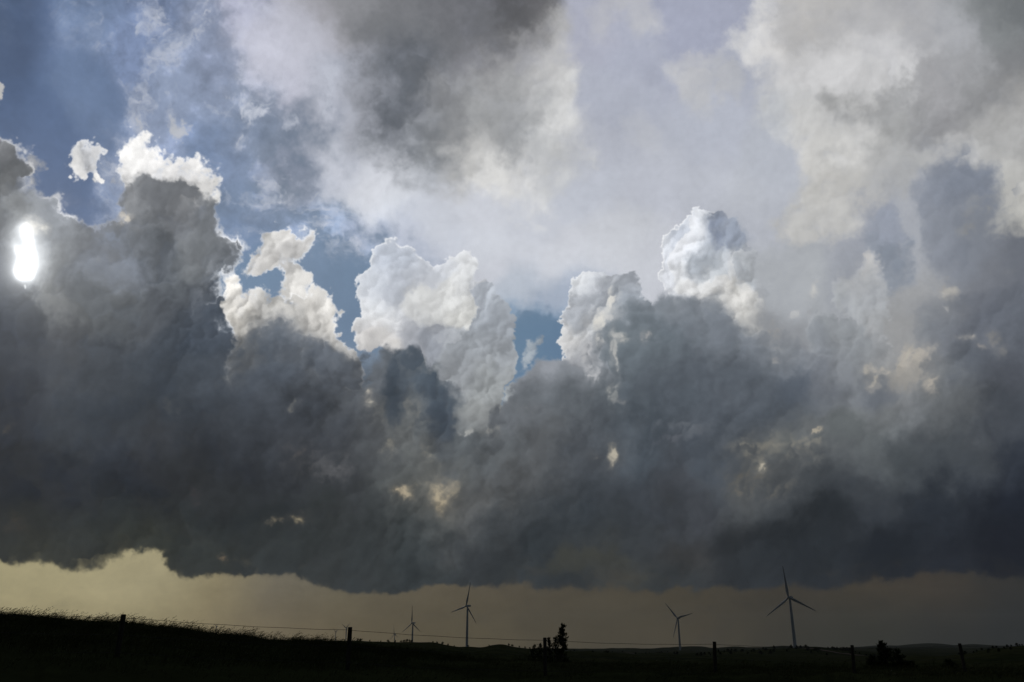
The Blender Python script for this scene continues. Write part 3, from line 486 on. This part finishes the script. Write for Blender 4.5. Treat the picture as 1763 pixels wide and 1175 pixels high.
def big_mesh(name, V, Fq, m):
    """fast mesh from arrays; faces of equal size"""
    k = Fq.shape[1]; me = bpy.data.meshes.new(name); me.vertices.add(len(V)); me.vertices.foreach_set('co', np.ascontiguousarray(V, np.float32).ravel())
    me.loops.add(Fq.size); me.loops.foreach_set('vertex_index', np.ascontiguousarray(Fq, np.int32).ravel())
    me.polygons.add(len(Fq)); me.polygons.foreach_set('loop_start', np.arange(0, Fq.size, k, dtype=np.int32)); me.polygons.foreach_set('loop_total', np.full(len(Fq), k, np.int32))
    me.update(calc_edges=True); me.validate(); me.materials.append(m)
    o = bpy.data.objects.new(name, me); C.objects.link(o); return o
def tag(o, label=None, cat=None, group=None, kind=None):
    for k, v in (('label', label), ('category', cat), ('group', group), ('kind', kind)):
        if v: o[k] = v
    return o
def empty(name, loc, rz=0):
    o = bpy.data.objects.new(name, None); C.objects.link(o); o.location = loc; o.rotation_euler = (0, 0, rz); o.empty_display_size = .5; return o
def copy_tree(o, parent=None):
    c = o.copy(); C.objects.link(c); c.parent = parent
    for ch in list(o.children): copy_tree(ch, c)
    return c
def lathe(prof, n=20, cap=True):
    V, F = [], []
    for (r, z) in prof:
        for k in range(n):
            a = 2*math.pi*k/n; V.append((r*math.cos(a), r*math.sin(a), z))
    for i in range(len(prof)-1):
        for k in range(n): F.append((i*n+k, i*n+(k+1) % n, (i+1)*n+(k+1) % n, (i+1)*n+k))
    if cap: F.append(tuple(range(n))[::-1]); F.append(tuple(range((len(prof)-1)*n, len(prof)*n)))
    return V, F
def tube(pts, rs, n=6):
    V, F = [], []
    pts = [Vector(p) for p in pts]
    for i, p in enumerate(pts):
        d = (pts[min(i+1, len(pts)-1)]-pts[max(i-1, 0)]).normalized()
        a = d.orthogonal().normalized() if abs(d.z) > .9 else d.cross(Vector((0, 0, 1))).normalized(); b = d.cross(a)
        for k in range(n):
            t = 2*math.pi*k/n; V.append(p+(a*math.cos(t)+b*math.sin(t))*rs[i])
    for i in range(len(pts)-1):
        for k in range(n): F.append((i*n+k, i*n+(k+1) % n, (i+1)*n+(k+1) % n, (i+1)*n+k))
    F.append(tuple(range(n))[::-1]); F.append(tuple(range((len(pts)-1)*n, len(pts)*n)))
    return V, F
def join(parts):
    V, F = [], []
    for v, f in parts:
        o = len(V); V += list(v); F += [tuple(i+o for i in q) for q in f]
    return V, F

# ---------------------------------------------------------------- the land: one sheet, rings round the viewer out to the horizon
RN = [.5, 5, 12, 19, 27, 38, 80, 170, 350, 480, 640, 900, 1300, 2000, 2400, 3000, 4200, 6200, 8800]
XN = [-900, -200, 0, 100, 210, 320, 372, 440, 500, 540, 577, 605, 640, 694, 745, 770, 800, 830, 850, 865, 880, 900, 930, 1000, 1040, 1100, 1150, 1180, 1200, 1212, 1225, 1238, 1255, 1269, 1285, 1299, 1315, 1345, 1385, 1405, 1434, 1460, 1482, 1513, 1544, 1575, 1602, 1626, 1647, 1664, 1684, 1709, 1763, 1850, 2400]
def prof(*p): return np.interp(XN, p[0::2], p[1::2])
YT = {  # where each ring of the land lies in the view
    19: prof(-900,1128, 0,1125, 210,1140, 603,1160, 940,1166, 1763,1166),
    27: prof(-900,1085, 0,1086, 210,1097, 440,1117, 603,1128, 760,1142, 940,1154, 1763,1162),
    38: prof(-900,1054, -200,1058, 0,1061, 100,1066, 210,1073, 320,1085, 372,1091, 440,1099, 500,1103, 560,1107, 605,1111, 640,1115, 694,1121, 760,1129, 850,1137, 950,1141, 1100,1145, 1300,1149, 1500,1151, 1763,1153),
    80: prof(-900,1066, 0,1071, 210,1082, 440,1105, 560,1113, 640,1122, 760,1134, 940,1148, 1100,1151, 1763,1156),
    170: prof(-900,1080, 210,1092, 440,1110, 640,1120, 800,1130, 940,1140, 1300,1144, 1560,1146, 1700,1136, 1763,1130, 2400,1128),
    350: prof(-900,1090, 210,1098, 440,1110, 577,1110, 640,1112, 745,1114, 800,1120, 940,1130, 1100,1136, 1300,1136, 1500,1138, 1602,1132, 1647,1127, 1684,1121, 1720,1116, 1763,1111.5, 1850,1108, 2400,1108),
    480: prof(-900,1096, 372,1100, 500,1104.5, 577,1103.5, 605,1103, 640,1105, 694,1104.5, 745,1107, 770,1112, 800,1115, 830,1115, 850,1111, 865,1110.5, 880,1113, 900,1115, 930,1118, 1000,1122, 1100,1130, 1300,1132, 1500,1134, 1647,1130, 1763,1118, 1850,1112, 2400,1112),
    640: prof(-900,1099, 500,1106, 640,1108, 745,1111, 800,1118, 940,1122, 1100,1127, 1200,1129, 1300,1126, 1500,1133, 1763,1122),
    900: prof(-900,1099, 500,1106, 694,1110, 800,1117.5, 940,1121, 1150,1127, 1225,1124, 1255,1121, 1299,1117.5, 1345,1115, 1385,1113.5, 1405,1113.8, 1434,1116.5, 1460,1120, 1513,1126, 1575,1131, 1647,1134, 1763,1126),
    1300: prof(-900,1099, 500,1106, 694,1111, 800,1114, 940,1121, 1150,1127, 1299,1121, 1385,1117.5, 1434,1119, 1513,1124, 1647,1128, 1763,1122),
    2000: prof(-900,1099, 500,1106, 694,1111, 800,1115, 940,1119.5, 1040,1121, 1150,1121.5, 1212,1121, 1299,1120.5, 1400,1120, 1513,1120, 1647,1123, 1763,1119),
    2400: prof(-900,1098, 500,1106, 694,1112, 800,1116, 940,1119, 1150,1119, 1300,1117.5, 1400,1117, 1513,1118, 1763,1118),
    3000: prof(-900,1098, 500,1106, 605,1109, 694,1114, 800,1117, 900,1117.5, 1040,1117, 1100,1116, 1150,1114, 1180,1112, 1212,1111.5, 1225,1116.5, 1238,1116, 1255,1113.5, 1269,1112, 1285,1113.5, 1299,1112.3, 1315,1113.5, 1345,1112, 1385,1113, 1434,1116.5, 1513,1116, 1763,1116),
    4200: prof(-900,1096, 500,1104, 577,1106, 605,1107, 694,1115, 800,1118, 940,1118, 1434,1117.5, 1763,1117),
    6200: prof(-900,1094, 372,1097, 500,1103, 577,1105.5, 605,1110, 694,1116, 900,1117.5, 1200,1117.2, 1400,1117.2, 1434,1116.5, 1460,1115, 1482,1113.4, 1513,1109.5, 1544,1112, 1575,1108.7, 1602,1106, 1626,1108, 1647,1111, 1664,1108.4, 1684,1107.7, 1709,1110, 1763,1111.2, 1850,1109, 2400,1110),
    8800: prof(-900,1110, 577,1114, 900,1117.6, 2400,1117.6)}
_zr = np.zeros((len(RN), len(XN)))
for i, r in enumerate(RN):
    if r in YT: _zr[i] = [EYE+ray(X, Y)[2]*r for X, Y in zip(XN, YT[r])]
_z19 = _zr[RN.index(19)]
_zr[0] = 0.0; _zr[1] = .12+.06*_z19; _zr[2] = .5*_z19+.2
_LR = np.log(np.array(RN))
_gl = np.linspace(_LR[0], _LR[-1], 500); _ga = np.radians(np.linspace(-62, 62, 1200))
_gx = 881.5+FPX*np.tan(_ga)/_ct
_G = np.empty((500, 1200))
_tmp = np.array([np.interp(_gx, XN, row) for row in _zr])
def _smooth(a, s, ax):
    k = np.arange(-int(3*s)-1, int(3*s)+2); w = np.exp(-k*k/(2*s*s)); w /= w.sum()
    p = np.pad(a, [(len(k)//2,)*2 if i == ax else (0, 0) for i in (0, 1)], mode='edge')
    return sum(q*np.take(p, range(j, j+a.shape[ax]), axis=ax) for j, q in enumerate(w))
for c in range(1200): _G[:, c] = np.interp(_gl, _LR, _tmp[:, c])
_G = _smooth(_smooth(_G, 2.6, 0), 2.2, 1)
_nr = np.random.default_rng(3)
def _lump(n, m, s):
    a = _smooth(_smooth(_nr.standard_normal((n, m)), s, 0), s, 1); return a/a.std()
_G += _lump(500, 1200, 5)*np.clip(np.exp(_gl)*.0006, .02, .9)[:, None]+_lump(500, 1200, 2.2)*np.clip(np.exp(_gl)*.00022, .012, .5)[:, None]
def ground(x, y):
    x = np.asarray(x, float); y = np.asarray(y, float)
    r = np.maximum(np.hypot(x, y), .5); a = np.arctan2(x, y)
    i = np.clip((np.log(r)-_gl[0])/(_gl[1]-_gl[0]), 0, 498.999); j = np.clip((a-_ga[0])/(_ga[1]-_ga[0]), 0, 1198.999)
    p = i.astype(int); q = j.astype(int); fi = i-p; fj = j-q
    return (_G[p, q]*(1-fj)+_G[p, q+1]*fj)*(1-fi)+(_G[p+1, q]*(1-fj)+_G[p+1, q+1]*fj)*fi
_azs = np.concatenate([np.radians(np.linspace(-180, -50, 40)), np.radians(np.linspace(-49.8, 49.8, 950)), np.radians(np.linspace(50, 180, 40))])[:-1]
_rs = np.exp(np.linspace(_gl[0], _gl[-1], 330))
_A, _R = np.meshgrid(_azs, _rs)
_X, _Y = _R*np.sin(_A), _R*np.cos(_A)
V = np.stack([_X, _Y, ground(_X, _Y)], -1).reshape(-1, 3)
na, nr = len(_azs), len(_rs); ii, jj = np.meshgrid(np.arange(nr-1), np.arange(na), indexing='ij')
Fq = np.stack([ii*na+jj, (ii+1)*na+jj, (ii+1)*na+(jj+1) % na, ii*na+(jj+1) % na], -1).reshape(-1, 4)[:, ::-1]
land_m = mat('pasture', noisy([(.018, .026, .010), (.030, .040, .016), (.052, .054, .026)], .012, 12, second=.35), rough=1., spec=0.)
land = big_mesh('ground', V, Fq, land_m); land.data.polygons.foreach_set('use_smooth', [True]*len(land.data.polygons)); tag(land, kind='structure')
cv_, cf_ = [(0, 0, ground(0, 0))]+[(float(V[k][0]), float(V[k][1]), float(V[k][2])) for k in range(na)], [(0, k+1, (k+1) % na+1) for k in range(na)]

# a pale dirt road winding over the far slopes
def road(pts, w):
    """pts: photograph column, distance; draped on the land"""
    P = []
    for (X0, r0), (X1, r1) in zip(pts, pts[1:]):
        n = 14
        for k in range(n): t = k/n; P.append((X0+(X1-X0)*t, r0+(r1-r0)*t))
    P.append(pts[-1]); L = []
    for X, r in P:
        d = ray(X, 1117); L.append(Vector((d[0]*r, d[1]*r, 0)))
    V, F = [], []
    for i, p in enumerate(L):
        t = (L[min(i+1, len(L)-1)]-L[max(i-1, 0)]).normalized(); s = Vector((t.y, -t.x, 0))
        for k in range(4):
            q = p+s*w*(k/3-.5); V.append((q.x, q.y, float(ground(q.x, q.y))+.5))
    for i in range(len(L)-1):
        for k in range(3): F.append((i*4+k, i*4+k+1, i*4+k+5, i*4+k+4))
    return V, F
road_m = mat('dirt_road', noisy([(.12, .10, .08), (.18, .15, .12)], .05), rough=1., spec=0.)
tag(link('dirt_road', *join([road([(1384, 830), (1410, 800), (1440, 740), (1470, 690), (1500, 640), (1530, 590)], 7.), road([(1070, 1500), (1084, 1450), (1092, 1400)], 14.), road([(1122, 1250), (1130, 1180), (1135, 1100)], 12.)]), road_m), kind='structure')

# ---------------------------------------------------------------- the fence
post_m = mat('weathered_wood', noisy([(.035, .03, .025), (.08, .07, .06)], 9, stretch=(1, 1, .12), bump=.3, second=60), rough=1., spec=0.)
wire_m = mat('galvanised_wire', base=(.07, .065, .06), rough=.8, spec=.1, metal=0.)
fence = tag(empty('wire_fence', (0, 19, float(ground(0, 19)))), 'barbed wire fence on weathered wooden posts crossing the dark pasture', 'fence')
inv = Vector(fence.location)
tops = []
POST = [(-242, 1040, 16.6, 0, .055), (213, 1058, 18., 0, .05), (603, 1080, 19.6, .0, .048), (938, 1098, 21., 0, .042), (1230, 1105, 22.6, rad(3), .046), (1467, 1111, 24.2, rad(3.5), .043), (1652, 1108, 26., rad(-1), .047), (1917, 1116, 26.7, 0, .047)]
for X, Y, D, lean, r in POST:
    d = ray(X, Y); rr = D/d[1]; t = at(X, Y, rr); tops.append((t, lean)); base = float(ground(t.x, t.y)); h = t.z-base
    pr = [(r*1.06, -h-.5), (r*1.03, -h*.6), (r, -h*.3), (r*.97, -.012), (r*.86, 0.)]
    Vp, Fp = lathe(pr, 12)
    Vp = [Vector(v) for v in Vp]
    for i, v in enumerate(Vp): k = 1+.06*math.sin(i*2.4+X)+.03*math.sin(i*5.1); v.x *= k; v.y *= k
    M = Matrix.Rotation(lean, 4, 'Y')
    Vp = [M @ v+t-inv for v in Vp]
    o = link('fence_post', Vp, Fp, post_m, fence)
    if lean > .05: o['label'] = 'slightly leaning wooden fence post'
for off in (.065, .40, .74):
    parts = []
    for (a, la), (b, lb) in zip(tops, tops[1:]):
        a2 = a-Vector((off*math.sin(la), .05, off)); b2 = b-Vector((off*math.sin(lb), .05, off)); n = 14
        pts = [a2.lerp(b2, k/n)-Vector((0, 0, .035*4*(k/n)*(1-k/n)+.004*math.sin(k*1.7+off*9))) for k in range(n+1)]
        pts = [p-inv for p in pts]
        parts.append(tube(pts, [.0042]*(n+1), 5))
        L = (b2-a2).length; m_ = int(L/.14)
        for k in range(1, m_):                                     # barbs
            t = k/m_; p = a2.lerp(b2, t)-Vector((0, 0, .035*4*t*(1-t)))-inv; s = random.random()*3
            for q in (0, 1.57):
                v = Vector((.25, math.sin(s+q), math.cos(s+q)))*.013; parts.append(tube([p-v, p+v], [.0016, .0008], 3))
    link('wire', *join(parts), wire_m, fence)

# ---------------------------------------------------------------- wind turbines
white_m = mat('turbine_paint', noisy([(.38, .39, .41), (.46, .47, .48)], .3), rough=.45, spec=.4)
def blade_mesh(Lb):
    V, F = [], []; n = 12; st = [(t, c*1.18, th*1.12, tw) for t, c, th, tw in ((0, 1.1, 1.1, 0), (.04, 1.05, 1.05, 0), (.12, 1.7, .62, 14), (.2, 2.05, .44, 12), (.35, 1.6, .32, 8), (.55, 1.15, .2, 5), (.75, .8, .12, 2), (.92, .5, .07, 0), (.985, .28, .04, 0), (1., .06, .02, 0))]
    for t, c, th, tw in st:
        a = rad(tw+4)
        for k in range(n):
            q = 2*math.pi*k/n; x = c*math.cos(q)*(.95)-(c-1.05)*.35; y = th*math.sin(q)*(1-.35*math.cos(q))
            V.append((x*math.cos(a)-y*math.sin(a), x*math.sin(a)+y*math.cos(a)-1.6*t*t, t*Lb+.9))
    for i in range(len(st)-1):
        for k in range(n): F.append((i*n+k, i*n+(k+1) % n, (i+1)*n+(k+1) % n, (i+1)*n+k))
    F.append(tuple(range(n))[::-1]); F.append(tuple(range((len(st)-1)*n, len(st)*n)))
    return V, F
def nacelle_mesh():
    secs = [(-2.2, 1.0, 1.1), (-1.8, 1.5, 1.55), (0, 1.75, 1.8), (4.5, 1.8, 1.85), (7.2, 1.6, 1.7), (8.2, 1.2, 1.35)]   # y, half width, half height
    V, F = [], []; n = 16
    for y, w, h in secs:
        for k in range(n):
            a = 2*math.pi*k/n; c, s = math.cos(a), math.sin(a); e = .45
            V.append((w*math.copysign(abs(c)**e, c), y, .35+h*math.copysign(abs(s)**e, s)))
    for i in range(len(secs)-1):
        for k in range(n): F.append((i*n+k, i*n+(k+1) % n, (i+1)*n+(k+1) % n, (i+1)*n+k))
    F.append(tuple(range(n))[::-1]); F.append(tuple(range((len(secs)-1)*n, len(secs)*n)))
    v2, f2 = tube([(0, 7, 2.1), (0, 7, 3.6)], [.08, .05], 5)                                                         # wind vane mast
    return join([(V, F), (v2, f2)])
HUBY = -3.4
def turbine(X, Y, D, phase, label):
    hub = at(X, Y, D); yaw = rad(-46)                               # every rotor faces the wind from the left
    ax = Vector((0, HUBY, 0)); ax.rotate(Matrix.Rotation(yaw, 3, 'Z'))
    cx, cy = hub.x-ax.x, hub.y-ax.y; gz = float(ground(cx, cy)); H = hub.z-gz
    t = tag(empty('wind_turbine', (cx, cy, gz), yaw), label, 'wind turbine', 'white wind turbines standing on the hills')
    link('tower', *lathe([(2.7, -2), (2.6, 0), (2.4, H*.3), (2.05, H*.65), (1.6, H-1.9), (1.6, H-1.4)], 24), white_m, t, True)
    nv, nf = nacelle_mesh(); o = link('nacelle', nv, nf, white_m, t, True); o.location = (0, 0, H)
    hv, hf = lathe([(1.5, -1.2), (1.55, .3), (1.4, 1.2), (1.0, 2.0), (.4, 2.5), (.03, 2.6)], 16)
    o = link('hub', [(v[0], -v[2], v[1]) for v in hv], hf, white_m, t, True); o.location = (0, HUBY, H)
    bv, bf = blade_mesh(47.)
    for k in range(3):
        b = link('blade', bv, bf, white_m, t, True); b.location = (0, HUBY, H); b.rotation_euler = (0, rad(phase+120*k), 0)
TB = [(1357.5, 1029, 1389, -4, 'largest white wind turbine, on the ridge at right between two fence posts'),
      (1166, 1064.5, 2150, -42, 'white wind turbine right of the tall juniper, one blade pointing down beside its tower'),
      (802.8, 1043.5, 1754, 16, 'tall white wind turbine left of the juniper clump, upper blade tilted right'),
      (709.2, 1073, 2449, 0, 'mid-sized wind turbine right of the dark fence post, one blade straight up'),
      (678.7, 1092.4, 4774, -8, 'small distant wind turbine just left of the mid-sized one with an upright blade'),
      (595.8, 1081.7, 4774, 58, 'distant wind turbine directly behind the fence post, two blades raised in a V'),
      (577.7, 1088, 6500, 68, 'tiny wind turbine left of the fence post on the horizon'),
      (372.3, 1079, 6500, 56, 'faint wind turbine rising behind the grass of the left hill')]
for a in TB: turbine(*a)

# ---------------------------------------------------------------- junipers
leaf_m = mat('juniper_foliage', noisy([(.014, .022, .010), (.028, .038, .017), (.045, .055, .026)], 2.5, second=14), rough=1., spec=0.)
bark_m = mat('juniper_bark', noisy([(.06, .045, .035), (.12, .09, .07)], 12, stretch=(1, 1, .2)), rough=1.)
def sprays(P, D, size, rg):
    """leaf sprays: small pointed quads, P points, D outward directions"""
    n = len(P); up = rg.normal(size=(n, 3)); s = np.cross(D, up); s /= np.linalg.norm(s, axis=1)[:, None]+1e-6
    L = size*(.6+.8*rg.random(n))[:, None]; w = L*.22
    V = np.stack([P, P+D*L*.5+s*w, P+D*L, P+D*L*.5-s*w], 1).reshape(-1, 3)
    return V, np.arange(4*n).reshape(-1, 4)
def juniper(name, loc, h, wid, seed, leader=.6, lean=0., n=2600, label=None, group=None, cat='tree', ragged=1., leaf=1.):
    rg = np.random.default_rng(seed); rd = random.Random(seed)
    t = tag(empty(name, loc, rd.random()*6), label, cat, group)
    parts = [tube([(0, 0, -.3), (0, 0, h*.4), (lean*.4, 0, h*.75), (lean, 0, h*.97)], [h*.028, h*.02, h*.011, .006], 7)]
    PP, DD = [], []
    m = int(26+h*5)
    for k in range(m):
        z = h*(.04+.93*(k+rd.random())/m); f = 1-z/h
        rl = wid*(leader*f**.55+(1-leader)*f)*(.55+.75*rd.random()**ragged)+.05*h*.3
        a = rd.random()*6.283; rise = (.25+.75*(1-f))*rl*(.6+.8*rd.random()); lx = lean*(z/h)**2
        e = np.array([lx+math.cos(a)*rl, math.sin(a)*rl, z+rise]); b = np.array([lx, 0, z])
        mid = (b+e)/2+np.array([0, 0, rise*-.15])
        parts.append(tube([b, mid, e], [h*.007, h*.004, .003], 4))
        q = max(6, int(n/m*(.4+1.2*rl/max(wid, .01))))
        tt = rg.random(q)**.75; c = b*(1-tt)[:, None]**2+2*(mid*((1-tt)*tt)[:, None])+e*(tt**2)[:, None]
        c = c+rg.normal(size=(q, 3))*(.05+.13*rl*(1-tt*.75))[:, None]*np.array([1, 1, .7])
        d = (e-b)/np.linalg.norm(e-b); d = d+rg.normal(size=(q, 3))*.55+np.array([0, 0, .35]); d /= np.linalg.norm(d, axis=1)[:, None]
        PP.append(c); DD.append(d)
    q = int(n*.05); tz = rg.random(q)*.22; PP.append(np.stack([lean*(1-tz)+rg.normal(size=q)*.025*h*.4, rg.normal(size=q)*.01*h, h*(1-tz)-.02*h], 1)); DD.append(np.tile([0, 0, 1.], (q, 1))+rg.normal(size=(q, 3))*.3)
    P = np.concatenate(PP); D = np.concatenate(DD); Vc, Fc = sprays(P, D, (.045*h+.06)*leaf, rg)
    cr = big_mesh('crown', Vc, Fc, leaf_m); cr.parent = t
    link('trunk', *join(parts), bark_m, t)
    return t
def juniper_at(X, Ytop, r, wpx, seed, label, **k):
    top = at(X, Ytop, r); gz = float(ground(top.x, top.y)); h = top.z-gz; s = r/FPX
    return juniper('juniper_tree', (top.x, top.y, gz), h, wpx*s*.5, seed, label=label, group='junipers growing behind the fence', **k)
juniper_at(968, 1077, 66, 16, 1, 'tallest slender juniper behind the fence, right of the middle post', leader=.8, n=1050, ragged=.7)
juniper_at(956.5, 1098, 64, 13, 2, 'narrow juniper just left of the tallest one', leader=.75, n=520)
juniper_at(945.5, 1100, 67, 12, 3, 'narrow juniper directly right of the middle fence post', leader=.75, n=480)
juniper_at(931, 1109, 65, 15, 4, 'short juniper directly left of the middle fence post', n=460, ragged=.5)
juniper_at(919, 1113, 63, 15, 5, 'low spreading juniper at the left end of the clump', n=460, ragged=.5)
juniper_at(1522, 1107, 60, 25, 6, 'broad spiky juniper right of the leaning fence post, its tip bent left', leader=.4, lean=-.25, n=1700, ragged=.6).rotation_euler[2] = 0
juniper_at(1543, 1120, 58, 22, 7, 'shorter juniper crowded against the right side of the spiky one', leader=.45, n=1200, ragged=.6)
juniper_at(1502, 1132, 59, 20, 8, 'low rounded juniper at the left foot of the spiky one', n=1800)
juniper_at(1566, 1143, 57, 26, 9, 'low sprawling juniper at the right foot of the juniper cluster', n=2000, ragged=.6)
juniper_at(1632, 1139, 75, 26, 10, 'dark juniper bush just left of the last fence post', n=1600)
# bushes on the far hills: three shapes, copied
protos = [juniper('juniper_bush', (0, 0, 0), 4., w*1.15, 20+i, leader=.85, n=700, cat='bush', leaf=2.6) for i, w in enumerate((1.7, 2.2, 1.3))]
used = [0, 0, 0]; k0 = 0
def bush(X, r, hpx, group, label, wide=1., sink=.0):
    global k0
    i = k0 % 3; k0 += 1
    d = ray(X, 1117); x, y = d[0]*r, d[1]*r; s = hpx*.72*r/FPX/4.
    o = protos[i] if not used[i] else copy_tree(protos[i]); used[i] = 1
    o.location = (x, y, float(ground(x, y))-sink*s); o.scale = (s*wide, s*wide, s); o.rotation_euler = (0, 0, random.random()*6.28)
    tag(o, label, 'bush', group)
for X, r, hp, w in ((505.5, 470, 3, 1.2), (569.5, 480, 3, 1.1), (592, 480, 3, 1.1), (615, 478, 4.5, 1.3), (620, 480, 4, 1.4), (636, 480, 3.4, 1), (655, 478, 2.5, 1.3), (667.5, 478, 4.5, 1.2), (680, 480, 4.5, .9), (695, 478, 4, 1.6), (700, 479, 5, 1.4), (705, 477, 4.5, 1.3), (708.5, 480, 4, 1.6), (690, 480, 3, 1.6),
                    (745, 479, 3, 1.4), (752, 470, 4, 1.2), (761.5, 478, 5, 1.1), (771, 476, 4.5, 1.2), (782, 470, 3, 1.2), (806, 470, 3, 1.4), (842, 476, 2.5, 1.5), (876, 478, 4, 1.4), (882, 476, 4, 1.4), (894, 472, 3.5, 1.3), (904, 468, 3.5, 1.3), (912, 466, 3, 1.3)):
    bush(X, r, hp, 'junipers along the middle ridge', 'small dark juniper on the skyline of the middle ridge', w)
rr_ = random.Random(5)
for k in range(60):
    X = rr_.uniform(1160, 1510); r = rr_.choice((rr_.uniform(600, 885), rr_.uniform(650, 880), rr_.uniform(700, 895))); bush(X, r, rr_.uniform(3., 6.5)*700/r, 'bushes scattered on the right hillside', 'dark juniper bush scattered on the right hillside below the largest turbine', rr_.uniform(.9, 1.5))
for X, r in ((1372, 897), (1379, 893), (1388, 896), (1362, 899), (1426, 885), (1434, 885), (1441, 880), (1447, 882), (1452, 870), (1458, 878), (1437, 860), (1463, 860), (1333, 895), (1314, 890)):
    bush(X, r, rr_.uniform(4, 6.5), 'junipers along the right ridge', 'dark juniper on the crest of the ridge beside the largest turbine', 1.3)
for X, r in ((1660, 352), (1681, 350), (1690, 335), (1702, 300), (1710, 346), (1716, 348), (1729, 320), (1735, 349), (1742, 342), (1752, 350), (1757, 350), (1761, 346), (1700, 260), (1719, 240), (1675, 300), (1650, 320), (1740, 260)):
    bush(X, r, rr_.uniform(3., 5.5), 'junipers on the near right slope', 'dark juniper on the slope at the far right edge', rr_.uniform(.9, 1.4))
for k in range(30):
    X = rr_.uniform(930, 1180); r = rr_.uniform(520, 1700); bush(X, r, rr_.uniform(2., 3.6), 'bushes in the middle valley', 'tiny dark bush in the valley left of the right-hand turbines', 1.5)

# ---------------------------------------------------------------- grass: the meadow on the near hill, seed heads blown to the right
grass_m = mat('grass_blades', noisy([(.022, .032, .010), (.042, .054, .018), (.085, .085, .038)], 1.2, second=9), rough=1., spec=0.)
def meadow():
    g = np.random.default_rng(9)
    def plants(n, a0, a1, r0, r1, h0, h1, bend, heads):
        X = g.uniform(a0, a1, n); u = (X-881.5)/FPX; a = np.arctan2(u, 1/_ct); r = np.sqrt(g.uniform(r0*r0, r1*r1, n))
        x, y = r*np.sin(a), r*np.cos(a); z = ground(x, y)
        tuft = .75+.35*np.sin(x*1.9+2*np.sin(y*.8))*np.sin(y*1.3+x*.4)+.15*np.sin(x*5.1)
        h = (h0+(h1-h0)*g.random(n)**1.6)*np.clip(tuft, .4, 1.3); B = np.stack([x, y, z-.03], 1)
        th = g.normal(0, .7, n); dirv = np.stack([np.cos(th)*bend+g.normal(0, .12, n), np.sin(th)*.4*bend, 0*x], 1)
        up = np.array([0, 0, 1.])
        w = .0028+.0028*g.random(n); sd = np.stack([np.cos(th+1.2), np.sin(th+1.2), 0*x], 1)
        fw = g.uniform(.5, 1.5, n)
        pts = []
        for t in (0, .45, .8, 1.): pts.append(B+up*(h*(t-.22*fw*t*t*bend))[:, None]+dirv*(h*.75*fw*t*t)[:, None])
        V = []
        for p, ww in zip(pts, (1., .8, .5, .15)): V += [p-sd*(w*ww)[:, None], p+sd*(w*ww)[:, None]]
        V = np.stack(V, 1); k = np.arange(n)[:, None, None]*8
        F = k+np.array([[0, 1, 3, 2], [2, 3, 5, 4], [4, 5, 7, 6]])[None]
        V = V.reshape(-1, 3); F = F.reshape(-1, 4)
        m = g.random(n) < heads; q = pts[3][m]; d = pts[3][m]-pts[2][m]; d /= np.linalg.norm(d, axis=1)[:, None]; d = d*.8+np.array([.45, 0, -.12]); nn = len(q)
        if nn:
            HV, HF = [], []; base = len(V)
            for j in range(4):
                L = (.03+.042*g.random(nn))[:, None]; o = q-d*L*(.5*j-.6)+g.normal(0, .006, (nn, 3)); dd = d+g.normal(0, .22, (nn, 3)); s = np.cross(dd, g.normal(size=(nn, 3))); s /= np.linalg.norm(s, axis=1)[:, None]
                HV.append(np.stack([o, o+dd*L*.5+s*L*.13, o+dd*L, o+dd*L*.5-s*L*.13], 1))
            HV = np.concatenate(HV).reshape(-1, 3); HF = np.arange(len(HV)).reshape(-1, 4)+base
            V = np.concatenate([V, HV]); F = np.concatenate([F, HF])
        return V, F
    sets = [plants(26000, -160, 560, 30, 44, .08, .22, .5, .05), plants(2300, -160, 520, 33, 43, .20, .44, .6, 1.), plants(500, 500, 720, 30, 44, .2, .42, .5, 1.),
            plants(9000, 540, 800, 30, 44, .1, .28, .5, .1), plants(48000, -160, 1930, 16, 32, .05, .16, .4, .03), plants(26000, 500, 1930, 28, 45, .08, .26, .5, .1), plants(900, 700, 1900, 25, 42, .22, .42, .5, 1.), plants(12000, -160, 700, 19, 33, .15, .38, .55, .2)]
    Vs, Fs, o = [], [], 0
    for v, f in sets: Vs.append(v); Fs.append(f+o); o += len(v)
    return np.concatenate(Vs), np.concatenate(Fs)
gv, gf = meadow()
tag(big_mesh('grass', gv, gf, grass_m), 'tall windblown meadow grass with seed heads covering the near hillside', 'grass', kind='stuff')

# ---------------------------------------------------------------- the air: a box of thin even haze round everything
def haze(density, lo, hi):
    (x0, y0, z0), (x1, y1, z1) = lo, hi
    V = [(x, y, z) for z in (z0, z1) for y in (y0, y1) for x in (x0, x1)]
    F = [(0, 2, 3, 1), (4, 5, 7, 6), (0, 1, 5, 4), (1, 3, 7, 5), (3, 2, 6, 7), (2, 0, 4, 6)]
    m = bpy.data.materials.new('haze_air'); m.use_nodes = True; t = m.node_tree; t.nodes.clear()
    v = t.nodes.new('ShaderNodeVolumePrincipled'); v.inputs['Density'].default_value = density; v.inputs['Color'].default_value = (.84, .87, .92, 1); v.inputs['Anisotropy'].default_value = .2
    out = t.nodes.new('ShaderNodeOutputMaterial'); t.links.new(v.outputs[0], out.inputs['Volume'])
    return tag(link('haze', V, F, m), kind='stuff')
haze(HAZE, (-9300, -9300, float(_G.min())-1.), (9300, 9300, 340.))
